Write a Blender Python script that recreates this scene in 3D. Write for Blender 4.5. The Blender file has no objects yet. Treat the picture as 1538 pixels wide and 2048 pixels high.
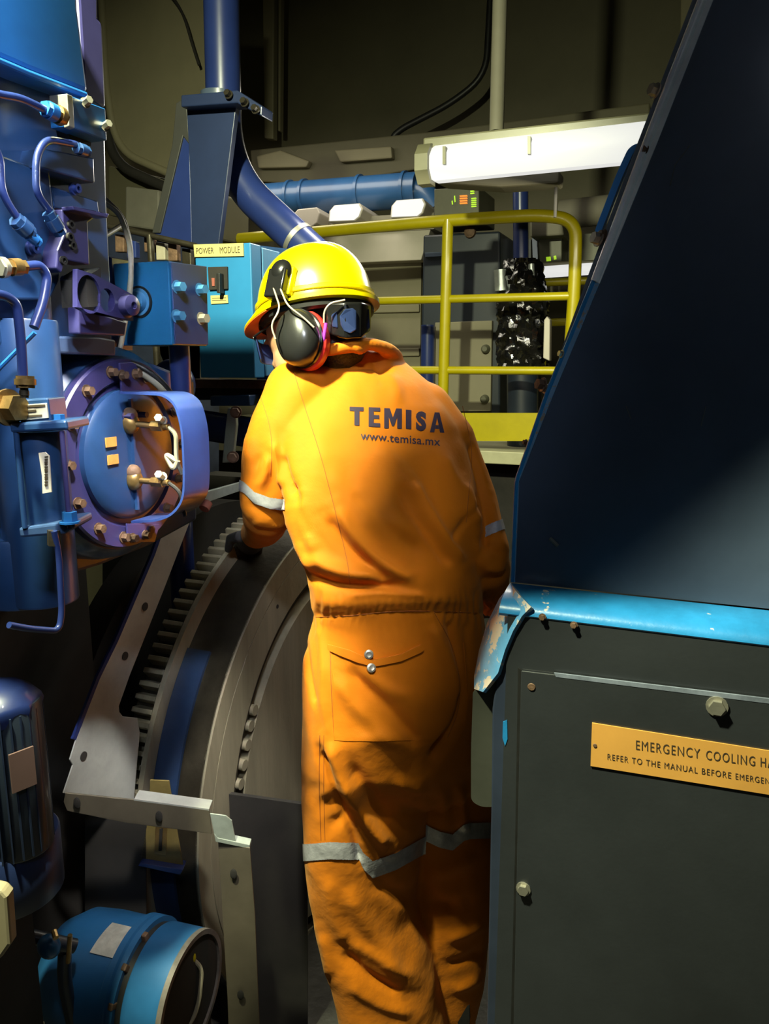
import bpy, bmesh, math, random
from math import sin, cos, tan, atan, pi, radians, sqrt
from mathutils import Vector as V, Matrix, noise
from mathutils.bvhtree import BVHTree
random.seed(4)
S = bpy.context.scene
COL = S.collection

# ------------------------------------------------------------------ camera
FPX = 1530.0                       # focal length in pixels of the 1538x2048 frame
EYE = V((0, 0, 1.55))
PITCH = atan(300 / FPX)
YAW = atan(.4)                     # the machines stand turned 21.8 degrees to the view
HEAD = V((-sin(YAW), cos(YAW), 0)); RGT = V((cos(YAW), sin(YAW), 0)); UPZ = V((0, 0, 1))
FWD = cos(PITCH) * HEAD - sin(PITCH) * UPZ
CUP = sin(PITCH) * HEAD + cos(PITCH) * UPZ
cam = bpy.data.cameras.new('camera'); co = bpy.data.objects.new('camera', cam); COL.objects.link(co)
cam.sensor_fit = 'VERTICAL'; cam.sensor_height = 36; cam.lens = FPX / 2048 * 36
cam.clip_start = .02; cam.clip_end = 60
co.location = EYE; co.rotation_euler = (pi / 2 - PITCH, 0, YAW)
S.camera = co

# ------------------------------------------------------------------ world, exposure
w = bpy.data.worlds.new('world'); S.world = w; w.use_nodes = True
w.node_tree.nodes['Background'].inputs[0].default_value = (.62, .66, .8, 1)
w.node_tree.nodes['Background'].inputs[1].default_value = .06
S.view_settings.view_transform = 'Standard'; S.view_settings.look = 'None'
S.view_settings.exposure = 0; S.view_settings.gamma = 1; S.view_settings.use_curve_mapping = False

def frame_pt(L, D, Z): return HEAD * D + RGT * L + UPZ * Z
def area(name, loc, target, sx, sy, power, col, spread=180):
    l = bpy.data.lights.new(name, 'AREA'); l.shape = 'RECTANGLE'; l.size = sx; l.size_y = sy
    l.energy = power; l.color = col; l.spread = radians(spread)
    o = bpy.data.objects.new(name, l); COL.objects.link(o); o.location = loc
    o.rotation_euler = (V(target) - V(loc)).to_track_quat('-Z', 'Y').to_euler()
    return o
# deckhead and tube lamps of the engine room, plus added unseen fills
area('deckhead_lamp_light', frame_pt(-.58, .62, 2.65), frame_pt(-.02, 1.5, 1.15), .08, .08, 92, (.97, 1, .64), 150)
area('wheel_fill_light', frame_pt(-.02, .50, 2.5), V((-1.08, 1.40, .85)), .10, .10, 5, (1, .97, .88), 36)  # added narrow beam to brighten the flywheel and engine faces
area('engine_side_fill_light', frame_pt(-.1, -.3, 2.6), V((-.95, 1.0, 1.68)), .3, .12, 3.2, (.80, .88, 1), 50)  # added fill aimed at the junction box and engine side
area('front_fill_light', frame_pt(.35, -.9, 2.5), frame_pt(0, 1.4, 1.0), 1.1, .3, 1.3, (.75, .85, 1))  # added soft front fill from behind the camera
area('tube_lamp_near_light', frame_pt(.25, 2.3, 2.12), frame_pt(.12, 1.2, 1.35), .9, .10, 7, (1, .98, .9))
area('railing_lamp_light', frame_pt(.45, 2.45, 2.06), frame_pt(.3, 3.0, .8), 1.1, .14, 9, (1, .95, .7))
area('far_lamp_light', frame_pt(-.6, 4.0, 2.75), frame_pt(-.4, 4.4, 1.0), 1.4, .4, 12, (1, .93, .75))

# ------------------------------------------------------------------ where things stand
def ray(px, py): return FWD * FPX + RGT * (px - 769) + CUP * (1024 - py)
def at(px, py, D):
    d = ray(px, py); return EYE + d * (D / d.dot(HEAD))
def on(px, py, ax, v):
    d = ray(px, py); return EYE + d * ((v - EYE[ax]) / d[ax])
def oX(v, *p): return [on(x, y, 0, v) for x, y in p]
def oY(v, *p): return [on(x, y, 1, v) for x, y in p]
def proj(p):
    d = p - EYE; q = d.dot(FWD)
    return 769 + FPX * d.dot(RGT) / q, 1024 - FPX * d.dot(CUP) / q

# ------------------------------------------------------------------ materials
MATS = {}
def mat(name, col, rough=.5, metal=0, var=.12, vscale=9, bump=.0, bscale=60, coat=0, chips=None, chip_amt=.62, chip_scale=22, emit=0, emit_col=None, spec=.5, streak=False):
    m = bpy.data.materials.new(name); m.use_nodes = True
    nt = m.node_tree; N = nt.nodes; L = nt.links; b = N['Principled BSDF']
    b.inputs['Roughness'].default_value = rough; b.inputs['Metallic'].default_value = metal
    b.inputs['Coat Weight'].default_value = coat; b.inputs['Coat Roughness'].default_value = .12
    b.inputs['Specular IOR Level'].default_value = spec
    tc = N.new('ShaderNodeTexCoord'); src = tc.outputs['Object']
    if streak:
        mp = N.new('ShaderNodeMapping'); mp.inputs['Scale'].default_value = (1, 1, .12); L.new(src, mp.inputs[0]); src = mp.outputs[0]
    n = N.new('ShaderNodeTexNoise'); n.inputs['Scale'].default_value = vscale; n.inputs['Detail'].default_value = 6; n.inputs['Roughness'].default_value = .65
    L.new(src, n.inputs['Vector'])
    r = N.new('ShaderNodeValToRGB')
    c = col
    r.color_ramp.elements[0].position = .3; r.color_ramp.elements[1].position = .7
    r.color_ramp.elements[0].color = (c[0] * (1 - var), c[1] * (1 - var), c[2] * (1 - var), 1)
    r.color_ramp.elements[1].color = (min(1, c[0] * (1 + var)), min(1, c[1] * (1 + var)), min(1, c[2] * (1 + var)), 1)
    L.new(n.outputs['Fac'], r.inputs[0]); out = r.outputs[0]
    if chips:
        n2 = N.new('ShaderNodeTexNoise'); n2.inputs['Scale'].default_value = chip_scale; n2.inputs['Detail'].default_value = 8; n2.inputs['Roughness'].default_value = .7
        L.new(src, n2.inputs['Vector'])
        r2 = N.new('ShaderNodeValToRGB'); r2.color_ramp.elements[0].position = chip_amt; r2.color_ramp.elements[1].position = chip_amt + .02
        L.new(n2.outputs['Fac'], r2.inputs[0])
        mx = N.new('ShaderNodeMixRGB'); mx.inputs[2].default_value = (*chips, 1)
        L.new(r2.outputs[0], mx.inputs[0]); L.new(out, mx.inputs[1]); out = mx.outputs[0]
    L.new(out, b.inputs['Base Color'])
    if bump:
        n3 = N.new('ShaderNodeTexNoise'); n3.inputs['Scale'].default_value = bscale; n3.inputs['Detail'].default_value = 5
        L.new(tc.outputs['Object'], n3.inputs['Vector'])
        bp = N.new('ShaderNodeBump'); bp.inputs['Strength'].default_value = bump; bp.inputs['Distance'].default_value = .01
        L.new(n3.outputs['Fac'], bp.inputs['Height']); L.new(bp.outputs[0], b.inputs['Normal'])
    if emit:
        b.inputs['Emission Color'].default_value = (*(emit_col or col), 1); b.inputs['Emission Strength'].default_value = emit
    MATS[name] = m; return m
eng = mat('engine_blue', (.014, .046, .135), .38, 0, .25, 7, .008, 90, .35, chips=(.02, .03, .06), chip_amt=.7)
engl = mat('engine_blue_light', (.012, .105, .34), .4, 0, .15, 5, .008, 80, .3)
engp = mat('engine_violet_blue', (.035, .032, .12), .36, 0, .3, 6, .008, 90, .4, chips=(.05, .03, .05), chip_amt=.68)
cyan = mat('cabinet_blue', (.018, .16, .36), .42, 0, .12, 4, .008, 70, .2, chips=(.5, .52, .5), chip_amt=.72)
cyanl = mat('cabinet_blue_pale', (.06, .22, .42), .42, 0, .15, 12, .008, 70, .2, chips=(.6, .55, .45), chip_amt=.66, chip_scale=60)
navy = mat('dark_navy_paint', (.010, .016, .028), .45, 0, .25, 3, .008, 60, .2)
navy2 = mat('enclosure_paint', (.065, .090, .140), .36, 0, .28, 2.2, .015, 120, .25, chips=(.10, .09, .06), chip_amt=.78, chip_scale=14)
navy3 = mat('access_panel_paint', (.024, .027, .031), .36, 0, .25, 2.5, .02, 140, .25)
pipeb = mat('pipe_blue', (.014, .027, .12), .33, 0, .15, 4, .008, 60, .4)
rimb = mat('worn_toplit_blue', (.016, .19, .46), .35, 0, .2, 14, .06, 80, .3, chips=(.55, .50, .45), chip_amt=.63, chip_scale=26)  # bright base paints top light on the ledge; chips are real wear
steel = mat('bare_steel', (.42, .40, .34), .42, .75, .25, 9, .05, 90, streak=True)
rsteel = mat('turned_steel', (.40, .36, .25), .38, .5, .35, 7, .08, 60, streak=True)
dsteel = mat('oily_steel', (.045, .038, .026), .4, .6, .4, 12, .1, 60)
guardm = mat('guard_sheet', (.34, .35, .33), .5, .15, .25, 6, .03, 80)
galv = mat('galvanised', (.5, .56, .52), .35, .6, .2, 20)
olive = mat('olive_paint', (.085, .085, .055), .45, .1, .2, 5, .03, 60)
brass = mat('brass_fitting', (.30, .19, .07), .35, .8, .35, 30, .1, 90)
rust = mat('rusty_bolt', (.13, .075, .045), .7, .3, .45, 40, .2, 100)
rub = mat('black_rubber', (.012, .012, .012), .45, 0, .3, 20)
hullc = mat('deckhead_cream', (.20, .178, .11), .65, 0, .14, 2, .08, 30)
hulld = mat('bulkhead_olive', (.10, .09, .053), .7, 0, .16, 1.6, .08, 30)
hullk = mat('insulation_grey', (.20, .185, .14), .7, 0, .15, 2, .1, 40)
wht = mat('white_vent_paint', (.48, .44, .38), .45, 0, .08, 4)
yel = mat('railing_yellow', (.36, .30, .0), .38, 0, .12, 6, .03, 60, .3)
plt = mat('sign_yellow', (.46, .40, .15), .5, 0, .08, 8)
plto = mat('sign_amber', (.56, .28, .06), .5, 0, .12, 6, chips=(.2, .1, .03), chip_amt=.76, chip_scale=30)
ink = mat('sign_ink', (.05, .035, .02), .6)
lab = mat('label_silver', (.55, .53, .48), .4, .4, .25, 40)
flo = mat('floor_plate', (.05, .048, .042), .5, .4, .35, 6, .2, 40)
glowm = mat('lamp_and_vent_glow', (.30, .30, .28), .5, 0, .02, emit=.74, emit_col=(1, 1, .98))
lampy = mat('lamp_housing', (.20, .19, .12), .4, 0, .1)
darkm = mat('dark_recess', (.014, .012, .010), .85, 0, .4, 8, .05, 30)  # near-black for recesses, holes and hidden parts
orng = mat('orange_tag', (.55, .22, .05), .6, 0, .2, 50)
foil = mat('black_foil_lagging', (.05, .05, .05), .12, .9, .5, 9, 1.0, 14, coat=.6)
wire = mat('cable_grey', (.30, .27, .20), .5, 0, .2, 20)
redl = mat('display_orange', (.9, .2, .02), .5, emit=1.0); grnl = mat('display_green', (.35, .6, .02), .5, emit=.8)

# ------------------------------------------------------------------ mesh helpers
def fillet(pts, r, n=6):
    pts = [V(p) for p in pts]; out = [pts[0]]
    for a, b, c in zip(pts, pts[1:], pts[2:]):
        u = (a - b); v = (c - b); k = min(r, u.length * .49, v.length * .49)
        p, q = b + u.normalized() * k, b + v.normalized() * k
        for i in range(n + 1):
            t = i / n; out.append(p * (1 - t) ** 2 + b * 2 * t * (1 - t) + q * t * t)
    out.append(pts[-1]); return out
class MB:
    def __init__(s): s.b = bmesh.new()
    def loft(s, rings, caps=True, closed=False):
        R = [[s.b.verts.new(p) for p in r] for r in rings]; n = len(R[0])
        seq = list(zip(R, R[1:])) + ([(R[-1], R[0])] if closed else [])
        for a, c in seq:
            for i in range(n):
                j = (i + 1) % n
                s.b.faces.new((a[i], a[j], c[j], c[i]))
        if caps and not closed:
            s.b.faces.new(R[0][::-1]); s.b.faces.new(R[-1])
        return s
    def tube(s, pts, r, seg=12, closed=False):
        pts = [V(p) for p in pts]; rings = []; prev = None
        for i, p in enumerate(pts):
            if closed: t = pts[(i + 1) % len(pts)] - pts[i - 1]
            else: t = pts[min(i + 1, len(pts) - 1)] - pts[max(i - 1, 0)]
            t.normalize()
            if prev is None:
                a = V((0, 0, 1)) if abs(t.z) < .9 else V((1, 0, 0)); u = t.cross(a).normalized()
            else: u = (prev - t * prev.dot(t)).normalized()
            prev = u; v = t.cross(u); rr = r[i] if isinstance(r, (list, tuple)) else r
            rings.append([p + (u * cos(2 * pi * k / seg) + v * sin(2 * pi * k / seg)) * rr for k in range(seg)])
        return s.loft(rings, True, closed)
    def cyl(s, a, c, r0, r1=None, seg=24): return s.tube([a, c], [r0, r0 if r1 is None else r1], seg)
    def ring(s, o, ax, prof, seg=64):       # closed ring of the profile (along, radius)
        o = V(o); ax = V(ax).normalized(); a = V((0, 0, 1)) if abs(ax.z) < .9 else V((1, 0, 0)); u = ax.cross(a).normalized(); v = ax.cross(u)
        return s.loft([[o + ax * h + (u * cos(2 * pi * k / seg) + v * sin(2 * pi * k / seg)) * r for h, r in prof] for k in range(seg)], False, True)
    def lathe(s, o, ax, prof, seg=48):      # prof: (along, radius)
        o = V(o); ax = V(ax).normalized(); a = V((0, 0, 1)) if abs(ax.z) < .9 else V((1, 0, 0))
        u = ax.cross(a).normalized(); v = ax.cross(u)
        return s.loft([[o + ax * h + (u * cos(2 * pi * k / seg) + v * sin(2 * pi * k / seg)) * max(r, 1e-4) for k in range(seg)] for h, r in prof])
    def prism(s, poly, ext):
        poly = [V(p) for p in poly]; ext = V(ext); return s.loft([poly, [p + ext for p in poly]])
    def box(s, c, d, rot=None):
        c = V(c); d = V(d) / 2; M = rot or Matrix.Identity(3)
        P = lambda x, y, z: c + M @ V((x * d.x, y * d.y, z * d.z))
        return s.loft([[P(-1, -1, k), P(1, -1, k), P(1, 1, k), P(-1, 1, k)] for k in (-1, 1)])
    def bx(s, x0, x1, y0, y1, z0, z1): return s.box(((x0 + x1) / 2, (y0 + y1) / 2, (z0 + z1) / 2), (abs(x1 - x0), abs(y1 - y0), abs(z1 - z0)))
    def ball(s, c, r, sc=(1, 1, 1), sub=3, rot=None):
        M = Matrix.Translation(V(c)) @ (rot.to_4x4() if rot else Matrix.Identity(4)) @ Matrix.Diagonal((*[k * r for k in sc], 1))
        bmesh.ops.create_icosphere(s.b, subdivisions=sub, radius=1, matrix=M); return s
    def hexb(s, c, n, r, h=None):
        c = V(c); n = V(n).normalized(); h = h or r * 1.1
        s.tube([c, c + n * r * .25], r * 1.35, 16); return s.tube([c, c + n * h], r, 6)
    def build(s, name, m, parent=None, smooth=True, bev=0, label=None, sub=0):
        bmesh.ops.recalc_face_normals(s.b, faces=s.b.faces)
        if smooth:
            for f in s.b.faces: f.smooth = True
        me = bpy.data.meshes.new(name)
        if parent is not None:
            root = parent
            while root.parent: root = root.parent
            off = V(root.location)
        else:
            xs = [v.co for v in s.b.verts]
            off = V(((min(p.x for p in xs) + max(p.x for p in xs)) / 2, (min(p.y for p in xs) + max(p.y for p in xs)) / 2, min(p.z for p in xs)))
        bmesh.ops.translate(s.b, verts=s.b.verts, vec=-off)
        s.b.to_mesh(me); s.b.free(); me.materials.append(m)
        o = bpy.data.objects.new(name, me); COL.objects.link(o)
        if parent is not None: o.parent = parent
        else: o.location = off
        if smooth: me.set_sharp_from_angle(angle=radians(38))
        if bev:
            b = o.modifiers.new('bevel', 'BEVEL'); b.width = bev; b.segments = 2; b.limit_method = 'ANGLE'; b.angle_limit = radians(40)
            b.harden_normals = False
        if sub:
            b = o.modifiers.new('sub', 'SUBSURF'); b.levels = b.render_levels = sub
        if label: o['label'] = label
        return o
def tag(o, label, cat, group=None):
    o['label'] = label; o['category'] = cat
    if group: o['group'] = group
    return o
def thing(name, loc, label, cat, group=None):
    o = bpy.data.objects.new(name, None); COL.objects.link(o); o.location = loc; o.empty_display_size = .05
    return tag(o, label, cat, group)
def struct(o): o['kind'] = 'structure'; return o
def holes_plate(name, m, parent, axis, v, outer, holes, thick, label=None, hn=24):
    """flat plate in the plane axis=v from pixel outline, with elliptical holes (pixel centre, radius in m, stretch)"""
    k = [i for i in range(3) if i != axis]
    cu = bpy.data.curves.new(name, 'CURVE'); cu.dimensions = '2D'; cu.fill_mode = 'BOTH'; cu.extrude = thick / 2
    def spl(pts):
        sp = cu.splines.new('POLY'); sp.points.add(len(pts) - 1); sp.use_cyclic_u = True
        for q, p in zip(sp.points, pts): q.co = (p[0], p[1], 0, 1)
    P = [on(x, y, axis, v) for x, y in outer]; spl([(p[k[0]], p[k[1]]) for p in P])
    for (x, y), r, st in holes:
        c = on(x, y, axis, v)
        spl([(c[k[0]] + r * cos(2 * pi * i / hn), c[k[1]] + r * st * sin(2 * pi * i / hn)) for i in range(hn)])
    tmp = bpy.data.objects.new('tmp', cu); COL.objects.link(tmp)
    me = tmp.to_mesh(); mb = MB(); vs = []
    for q in me.vertices:
        p = [0, 0, 0]; p[k[0]], p[k[1]], p[axis] = q.co.x, q.co.y, v + q.co.z; vs.append(mb.b.verts.new(p))
    for f in me.polygons:
        try: mb.b.faces.new([vs[i] for i in f.vertices])
        except ValueError: pass
    bmesh.ops.remove_doubles(mb.b, verts=mb.b.verts, dist=1e-5)
    tmp.to_mesh_clear(); bpy.data.objects.remove(tmp)
    return mb.build(name, m, parent, smooth=False, label=label)
def text2d(s, bold=0.0, spacing=1.0):
    cu = bpy.data.curves.new('t', 'FONT'); cu.body = s; cu.size = 1; cu.offset = bold; cu.space_character = spacing; cu.resolution_u = 3
    o = bpy.data.objects.new('t', cu); COL.objects.link(o); bpy.context.view_layer.update()
    me = o.to_mesh(); vs = [(q.co.x, q.co.y) for q in me.vertices]; fs = [tuple(f.vertices) for f in me.polygons]
    o.to_mesh_clear(); bpy.data.objects.remove(o)
    x0 = min(a[0] for a in vs); x1 = max(a[0] for a in vs); y0 = min(a[1] for a in vs); y1 = max(a[1] for a in vs)
    return [((a - x0) / (x1 - x0), (b - y0) / (y1 - y0)) for a, b in vs], fs
def lettering(name, s, parent, O, U, W, n, th=.0006, bold=.0, spacing=1.0, m=None):
    vs, fs = text2d(s, bold, spacing); mb = MB()
    q = [mb.b.verts.new(V(O) + V(U) * a + V(W) * b + V(n) * th) for a, b in vs]
    for f in fs:
        try: mb.b.faces.new([q[i] for i in f])
        except ValueError: pass
    return mb.build(name, m or ink, parent, smooth=False)

# ================================================================== THE SETTING
struct(MB().bx(-3.4, 3.0, -2.5, 5.4, -.06, 0).build('floor', flo, smooth=False))
struct(MB().bx(-3.4, 3.0, -2.5, 5.4, 4.0, 4.1).build('ceiling', hulld, smooth=False))
struct(MB().bx(-3.4, 3.0, 4.9, 5.0, 0, 4.0).build('wall_back', hulld, smooth=False))
struct(MB().bx(-3.5, -3.4, -2.5, 5.4, 0, 4.0).build('wall_left', hulld, smooth=False))
struct(MB().bx(3.0, 3.1, -2.5, 5.4, 0, 4.0).build('wall_right', hulld, smooth=False))
struct(MB().bx(-3.4, 3.0, -2.6, -2.5, 0, 4.0).build('wall_front', hulld, smooth=False))
# stiffeners and beams of the bulkhead
def beam(name, label, quad, Y, dy, m=hullc, cat='beam', grp=None, bev=.008):
    return tag(MB().prism(oY(Y, *quad), (0, dy, 0)).build(name, m, smooth=False, bev=bev), label, cat, grp)
beam('bulkhead_stiffener', 'cream vertical steel stiffener on the olive bulkhead, right of the tall blue pipe', [(524, -60), (548, -60), (546, 278), (528, 276)], 4.6, .06)
beam('bulkhead_stiffener', 'narrow cream flange running down the bulkhead beside the wide stiffener', [(556, -60), (562, -60), (560, 262), (555, 262)], 4.62, .05)
beam('bulkhead_stiffener', 'pale stiffener disappearing behind the top of the blue enclosure', [(1362, -60), (1392, -60), (1388, 230), (1358, 230)], 4.6, .06)
beam('deck_girder', 'olive deck girder spanning behind the blue lagged pipe under the bulkhead', [(500, 300), (870, 262), (1300, 205), (1300, 240), (880, 330), (640, 372), (505, 362)], 4.3, .25, hulld, 'beam')
beam('girder_bracket', 'pale bracket plate under the deck girder left of the tube lamp', [(668, 300), (782, 292), (784, 316), (680, 324)], 4.25, .05, hullc, 'bracket')
beam('girder_bracket', 'brownish bracket plate on the girder beside the bend of the blue pipe', [(512, 312), (560, 300), (618, 322), (612, 334), (516, 336)], 4.25, .05, hullc, 'bracket')
beam('cable_tray', 'long grey cable tray mounted above the bright tube lamp', [(850, 283), (1110, 252), (1330, 226), (1330, 262), (1100, 290), (852, 308)], 2.62, .14, hullk, 'cable tray')
tag(MB().cyl(V((on(1000, 0, 1, 2.69).x, 2.69, 4.0)), V((on(1000, 0, 1, 2.69).x, 2.69, on(1000, 262, 1, 2.69).z)), .024, seg=16).build('conduit', hullk), 'pale vertical conduit coming down from above onto the cable tray', 'conduit')
tag(MB().tube(fillet(oY(4.5, (984, -60), (972, 150), (905, 205), (806, 256), (786, 272), (784, 292), (792, 318)), .25), .018, 10).build('cable', rub), 'black cable looping across the bulkhead towards the tube lamp', 'cable')
tag(MB().tube(fillet(oY(2.62, (1110, 350), (1112, 372), (1110, 435)), .05), .005, 8).build('cable', darkm), 'thin dark cable hanging below the right part of the tube lamp', 'cable')
ROTF = Matrix((RGT, HEAD, UPZ)).transposed()
tag(MB().box(frame_pt(-.17, .87, 2.99), (.41, .10, 2.02), ROTF).build('shadow_blocker', hulld, smooth=False, bev=.004), 'added box out of view that shades the back of the person and the enclosure', 'light blocker')  # added unseen box that throws the diagonal shade on the worker
# big cream casing behind the engine, seen at the upper left
t = thing('uptake_casing', on(280, 340, 1, 2.9), 'large cream uptake casing with rounded lower corner behind the engine and blue pipe', 'casing')
p = fillet(oY(2.9, (198, -120), (214, 190), (236, 302), (345, 350), (420, 378)), .12)
q = [on(420, -120, 1, 2.9)]
MB().prism(p + q, (0, .06, 0)).build('panel', hullc, t, smooth=False)
MB().tube(p, .018, 10).build('edge_bead', hullc, t)
MB().tube([v + V((-.03, .0, -.05)) for v in p], .022, 10).build('edge_gasket', darkm, t)
tag(MB().tube(fillet(oY(2.85, (318, -40), (365, 20), (385, 90), (398, 130)), .2), .006, 8).build('cable', darkm), 'thin dark cable lying on the cream casing beside the tall blue pipe', 'cable')
tag(MB().prism(oY(2.95, (215, 330), (400, 372), (400, 470), (215, 430)), (0, .4, 0)).build('machine_plinth', hulld, smooth=False, bev=.01), 'dark olive plinth below the cream casing behind the engine', 'plinth')
tag(MB().prism(oY(2.7, (250, 372), (318, 380), (318, 462), (250, 452)), (0, .2, 0)).build('duct_box', mat('grey_duct', (.16, .15, .12), .6), smooth=False, bev=.008), 'grey duct box below the cream casing behind the looping cable', 'duct')
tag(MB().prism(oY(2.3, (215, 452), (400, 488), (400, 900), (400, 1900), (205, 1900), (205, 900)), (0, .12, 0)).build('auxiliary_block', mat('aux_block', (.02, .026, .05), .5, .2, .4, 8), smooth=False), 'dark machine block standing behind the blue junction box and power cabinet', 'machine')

# lamps ------------------------------------------------------------
def lamp(name, label, L, R, Dp, Y, hh, mhouse, sag=.0):
    a, b = on(*L, 1, Y), on(*R, 1, Y); t = thing(name, a, label, 'lamp', None)
    u = (b - a).normalized(); n = V((0, -1, 0)); v = V((0, 0, 1))
    def sec(k): return [(n * .0 + v * hh), (n * Dp * .6 + v * hh * .85), (n * Dp + v * hh * .3), (n * Dp + v * -hh * .45), (n * Dp * .6 + v * -hh), (v * -hh)][k]
    r1 = [a + sec(k) for k in range(6)]; r2 = [b + sec(k) for k in range(6)]
    c1 = [a + u * -.03 + sec(k) * .75 for k in range(6)]; c2 = [b + u * .03 + sec(k) * .75 for k in range(6)]
    MB().loft([c1, r1, r2, c2]).build('lens', glowm, t)
    MB().box((a + b) / 2 + V((0, .03, hh * .9)), ((b - a).length + .09, .12, hh * .9)).build('housing', mhouse, t, smooth=False, bev=.006)
    MB().loft([[a + u * -.055 + sec(k) * 1.15 for k in range(6)], [a + u * -.012 + sec(k) * 1.15 for k in range(6)]]).build('end_cap', lampy, t)
    return t
t = lamp('tube_lamp', 'long bright fluorescent tube lamp hanging under the cable tray', (878, 330), (1420, 272), .07, 2.5, .056, lampy)
MB().prism(oY(2.56, (850, 352), (1118, 338), (1116, 366), (1000, 374), (880, 366)), (0, .10, 0)).build('mounting_bracket', hulld, t, smooth=False, bev=.008)
for x in (885, 1055): MB().prism(oY(2.42, (x, 272 + (1055 - x) * .12), (x + 6, 272 + (1055 - x) * .12), (x + 6, 308 + (1055 - x) * .12), (x, 308 + (1055 - x) * .12)), (0, .02, 0)).build('clip', lampy, t, smooth=False)
lamp('tube_lamp', 'small distant lit tube lamp behind the right end of the yellow railing', (1090, 544), (1260, 532), .05, 3.9, .028, lampy)

# ================================================================== FAR EQUIPMENT
# blue lagged pipe under the girder
t = thing('lagged_pipe', on(680, 385, 1, 3.95), 'horizontal blue pipe with clamped joints above the white vents', 'pipe')
P = oY(3.95, (520, 402), (836, 380)); MB().cyl(P[0], P[1], .088, seg=32).build('pipe', pipeb2 := mat('far_pipe_blue', (.022, .08, .21), .35, 0, .15, 5, coat=.3), t)
for x in (583, 612, 722, 812):
    c = on(x, 402 - (x - 520) * .07, 1, 3.95); MB().cyl(c - V((.008, 0, 0)), c + V((.008, 0, 0)), .097, seg=32).build('clamp', pipeb2, t)
P = oY(3.95, (818, 381), (850, 388), (872, 420)); MB().tube(fillet(P, .1), .062, 20).build('elbow', pipeb2, t)
# white vents / hoods
def vent(label, x0, x1, y0, y1, lit):
    c = on((x0 + x1) / 2, y1, 1, 3.7); t = thing('vent_box', c, label, 'vent', 'row of white vent boxes behind the railing')
    f = oY(3.7, (x0, y1), (x0 + 2, y0 + 12), (x0 + 12, y0), (x1 - 6, y0 - 4), (x1, y0 + 8), (x1 - 6, y1 - 10), (x1 - 16, y1 - 2))
    MB().prism(f, (-.02, .5, -.02)).build('body', wht, t, smooth=False, bev=.006)
    if lit: MB().prism([p + (sum(f, V()) / len(f) - p) * .1 + V((0, -.006, 0)) for p in f], (0, .004, 0)).build('glow_front', glowm, t, smooth=False)  # vent front made to glow, brightness put into its material
    return t
vent('white vent box with a bright square front, centre of the row over the railing', 656, 726, 410, 444, True)
vent('white vent box with a bright square front, nearest the display panel', 780, 852, 400, 436, True)
vent('white vent box with an unlit grey front beside the diagonal blue pipe', 583, 640, 418, 456, False)
t = thing('white_hood', on(740, 528, 1, 3.85), 'wide white tapered hood behind the yellow hard hat', 'hood')
MB().prism(oY(3.85, (600, 470), (862, 455), (842, 520), (600, 530)), (0, .5, 0)).build('hood', wht, t, smooth=False, bev=.004)
MB().prism(oY(3.84, (590, 462), (868, 447), (868, 458), (590, 474)), (0, .5, 0)).build('rim', wht, t, smooth=False, bev=.003)
MB().prism(oY(3.83, (600, 440), (868, 425), (868, 440), (600, 460)), (0, .4, 0)).build('sill', hullk, t, smooth=False)
t = thing('ribbed_locker', on(790, 900, 1, 3.95), 'olive grey ribbed casing below the white hood, behind the worker', 'casing')
MB().prism(oY(3.95, (640, 500), (843, 500), (838, 905), (640, 905)), (0, .5, 0)).build('body', hullc2 := mat('ribbed_olive', (.20, .18, .115), .6, 0, .1, 3), t, smooth=False)
for y in (612, 700, 790): MB().prism(oY(3.93, (640, y), (838, y - 4), (838, y + 12), (640, y + 16)), (0, .03, 0)).build('rib', hullc2, t, smooth=False, bev=.004)
# dark blue switchboard
t = thing('switchboard', on(930, 900, 1, 3.75), 'dark navy switchboard with pale cover plates behind the yellow railing', 'cabinet')
MB().prism(oY(3.75, (846, 470), (1000, 462), (1000, 905), (838, 905)), (0, .6, 0)).build('body', navy, t, smooth=False, bev=.01)
MB().prism(oY(3.72, (870, 645), (984, 641), (981, 822), (866, 824)), (0, .03, 0)).build('cover_plate', hullc2, t, smooth=False, bev=.003)
for x, y in ((972, 698), (970, 798)):
    c = on(x, y, 1, 3.72); MB().lathe(c, (0, -1, 0), [(0, .022), (.02, .02), (.03, .012)], 20).build('knob', olive, t)
c = on(941, 465, 1, 3.75); MB().lathe(c, (0, -1, 0), [(0, .028), (.02, .026), (.026, .01)], 20).build('lamp_button', rust, t)
MB().prism(oY(3.74, (850, 505), (884, 504), (884, 512), (850, 514)), (0, .02, 0)).build('label_strip', navy2, t, smooth=False)
MB().cyl(on(856, 650, 1, 3.68), on(854, 830, 1, 3.68), .034).build('pipe', pipeb, t)
# display panels
def disp(label, quad, Y, orange, green, m=olive, dy=.3):
    t = thing('display_panel', on(*quad[2], 1, Y), label, 'display')
    MB().prism(oY(Y, *quad), (0, dy, 0)).build('body', m, t, smooth=False, bev=.005)
    for (x0, y0, x1, y1, n, mm, nm) in orange + green:
        for i in range(n):
            a = y0 + (y1 - y0) * i / n; bq = a + (y1 - y0) / n * .62
            MB().prism(oY(Y - .004, (x0, a), (x1, a - 1), (x1 + 1, bq - 1), (x0 + 1, bq)), (0, .003, 0)).build(nm, mm, t, smooth=False)
    return t
disp('olive control panel with orange and green lit digits left of the railing post', [(868, 378), (958, 372), (958, 440), (868, 446)], 3.6,
     [(919, 391, 934, 410, 4, redl, 'orange_digit')], [(940, 377, 948, 390, 3, grnl, 'green_digit'), (942, 396, 952, 416, 5, grnl, 'green_digit'), (908, 392, 910, 412, 1, grnl, 'green_digit'), (903, 402, 905, 414, 1, grnl, 'green_digit')])
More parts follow.
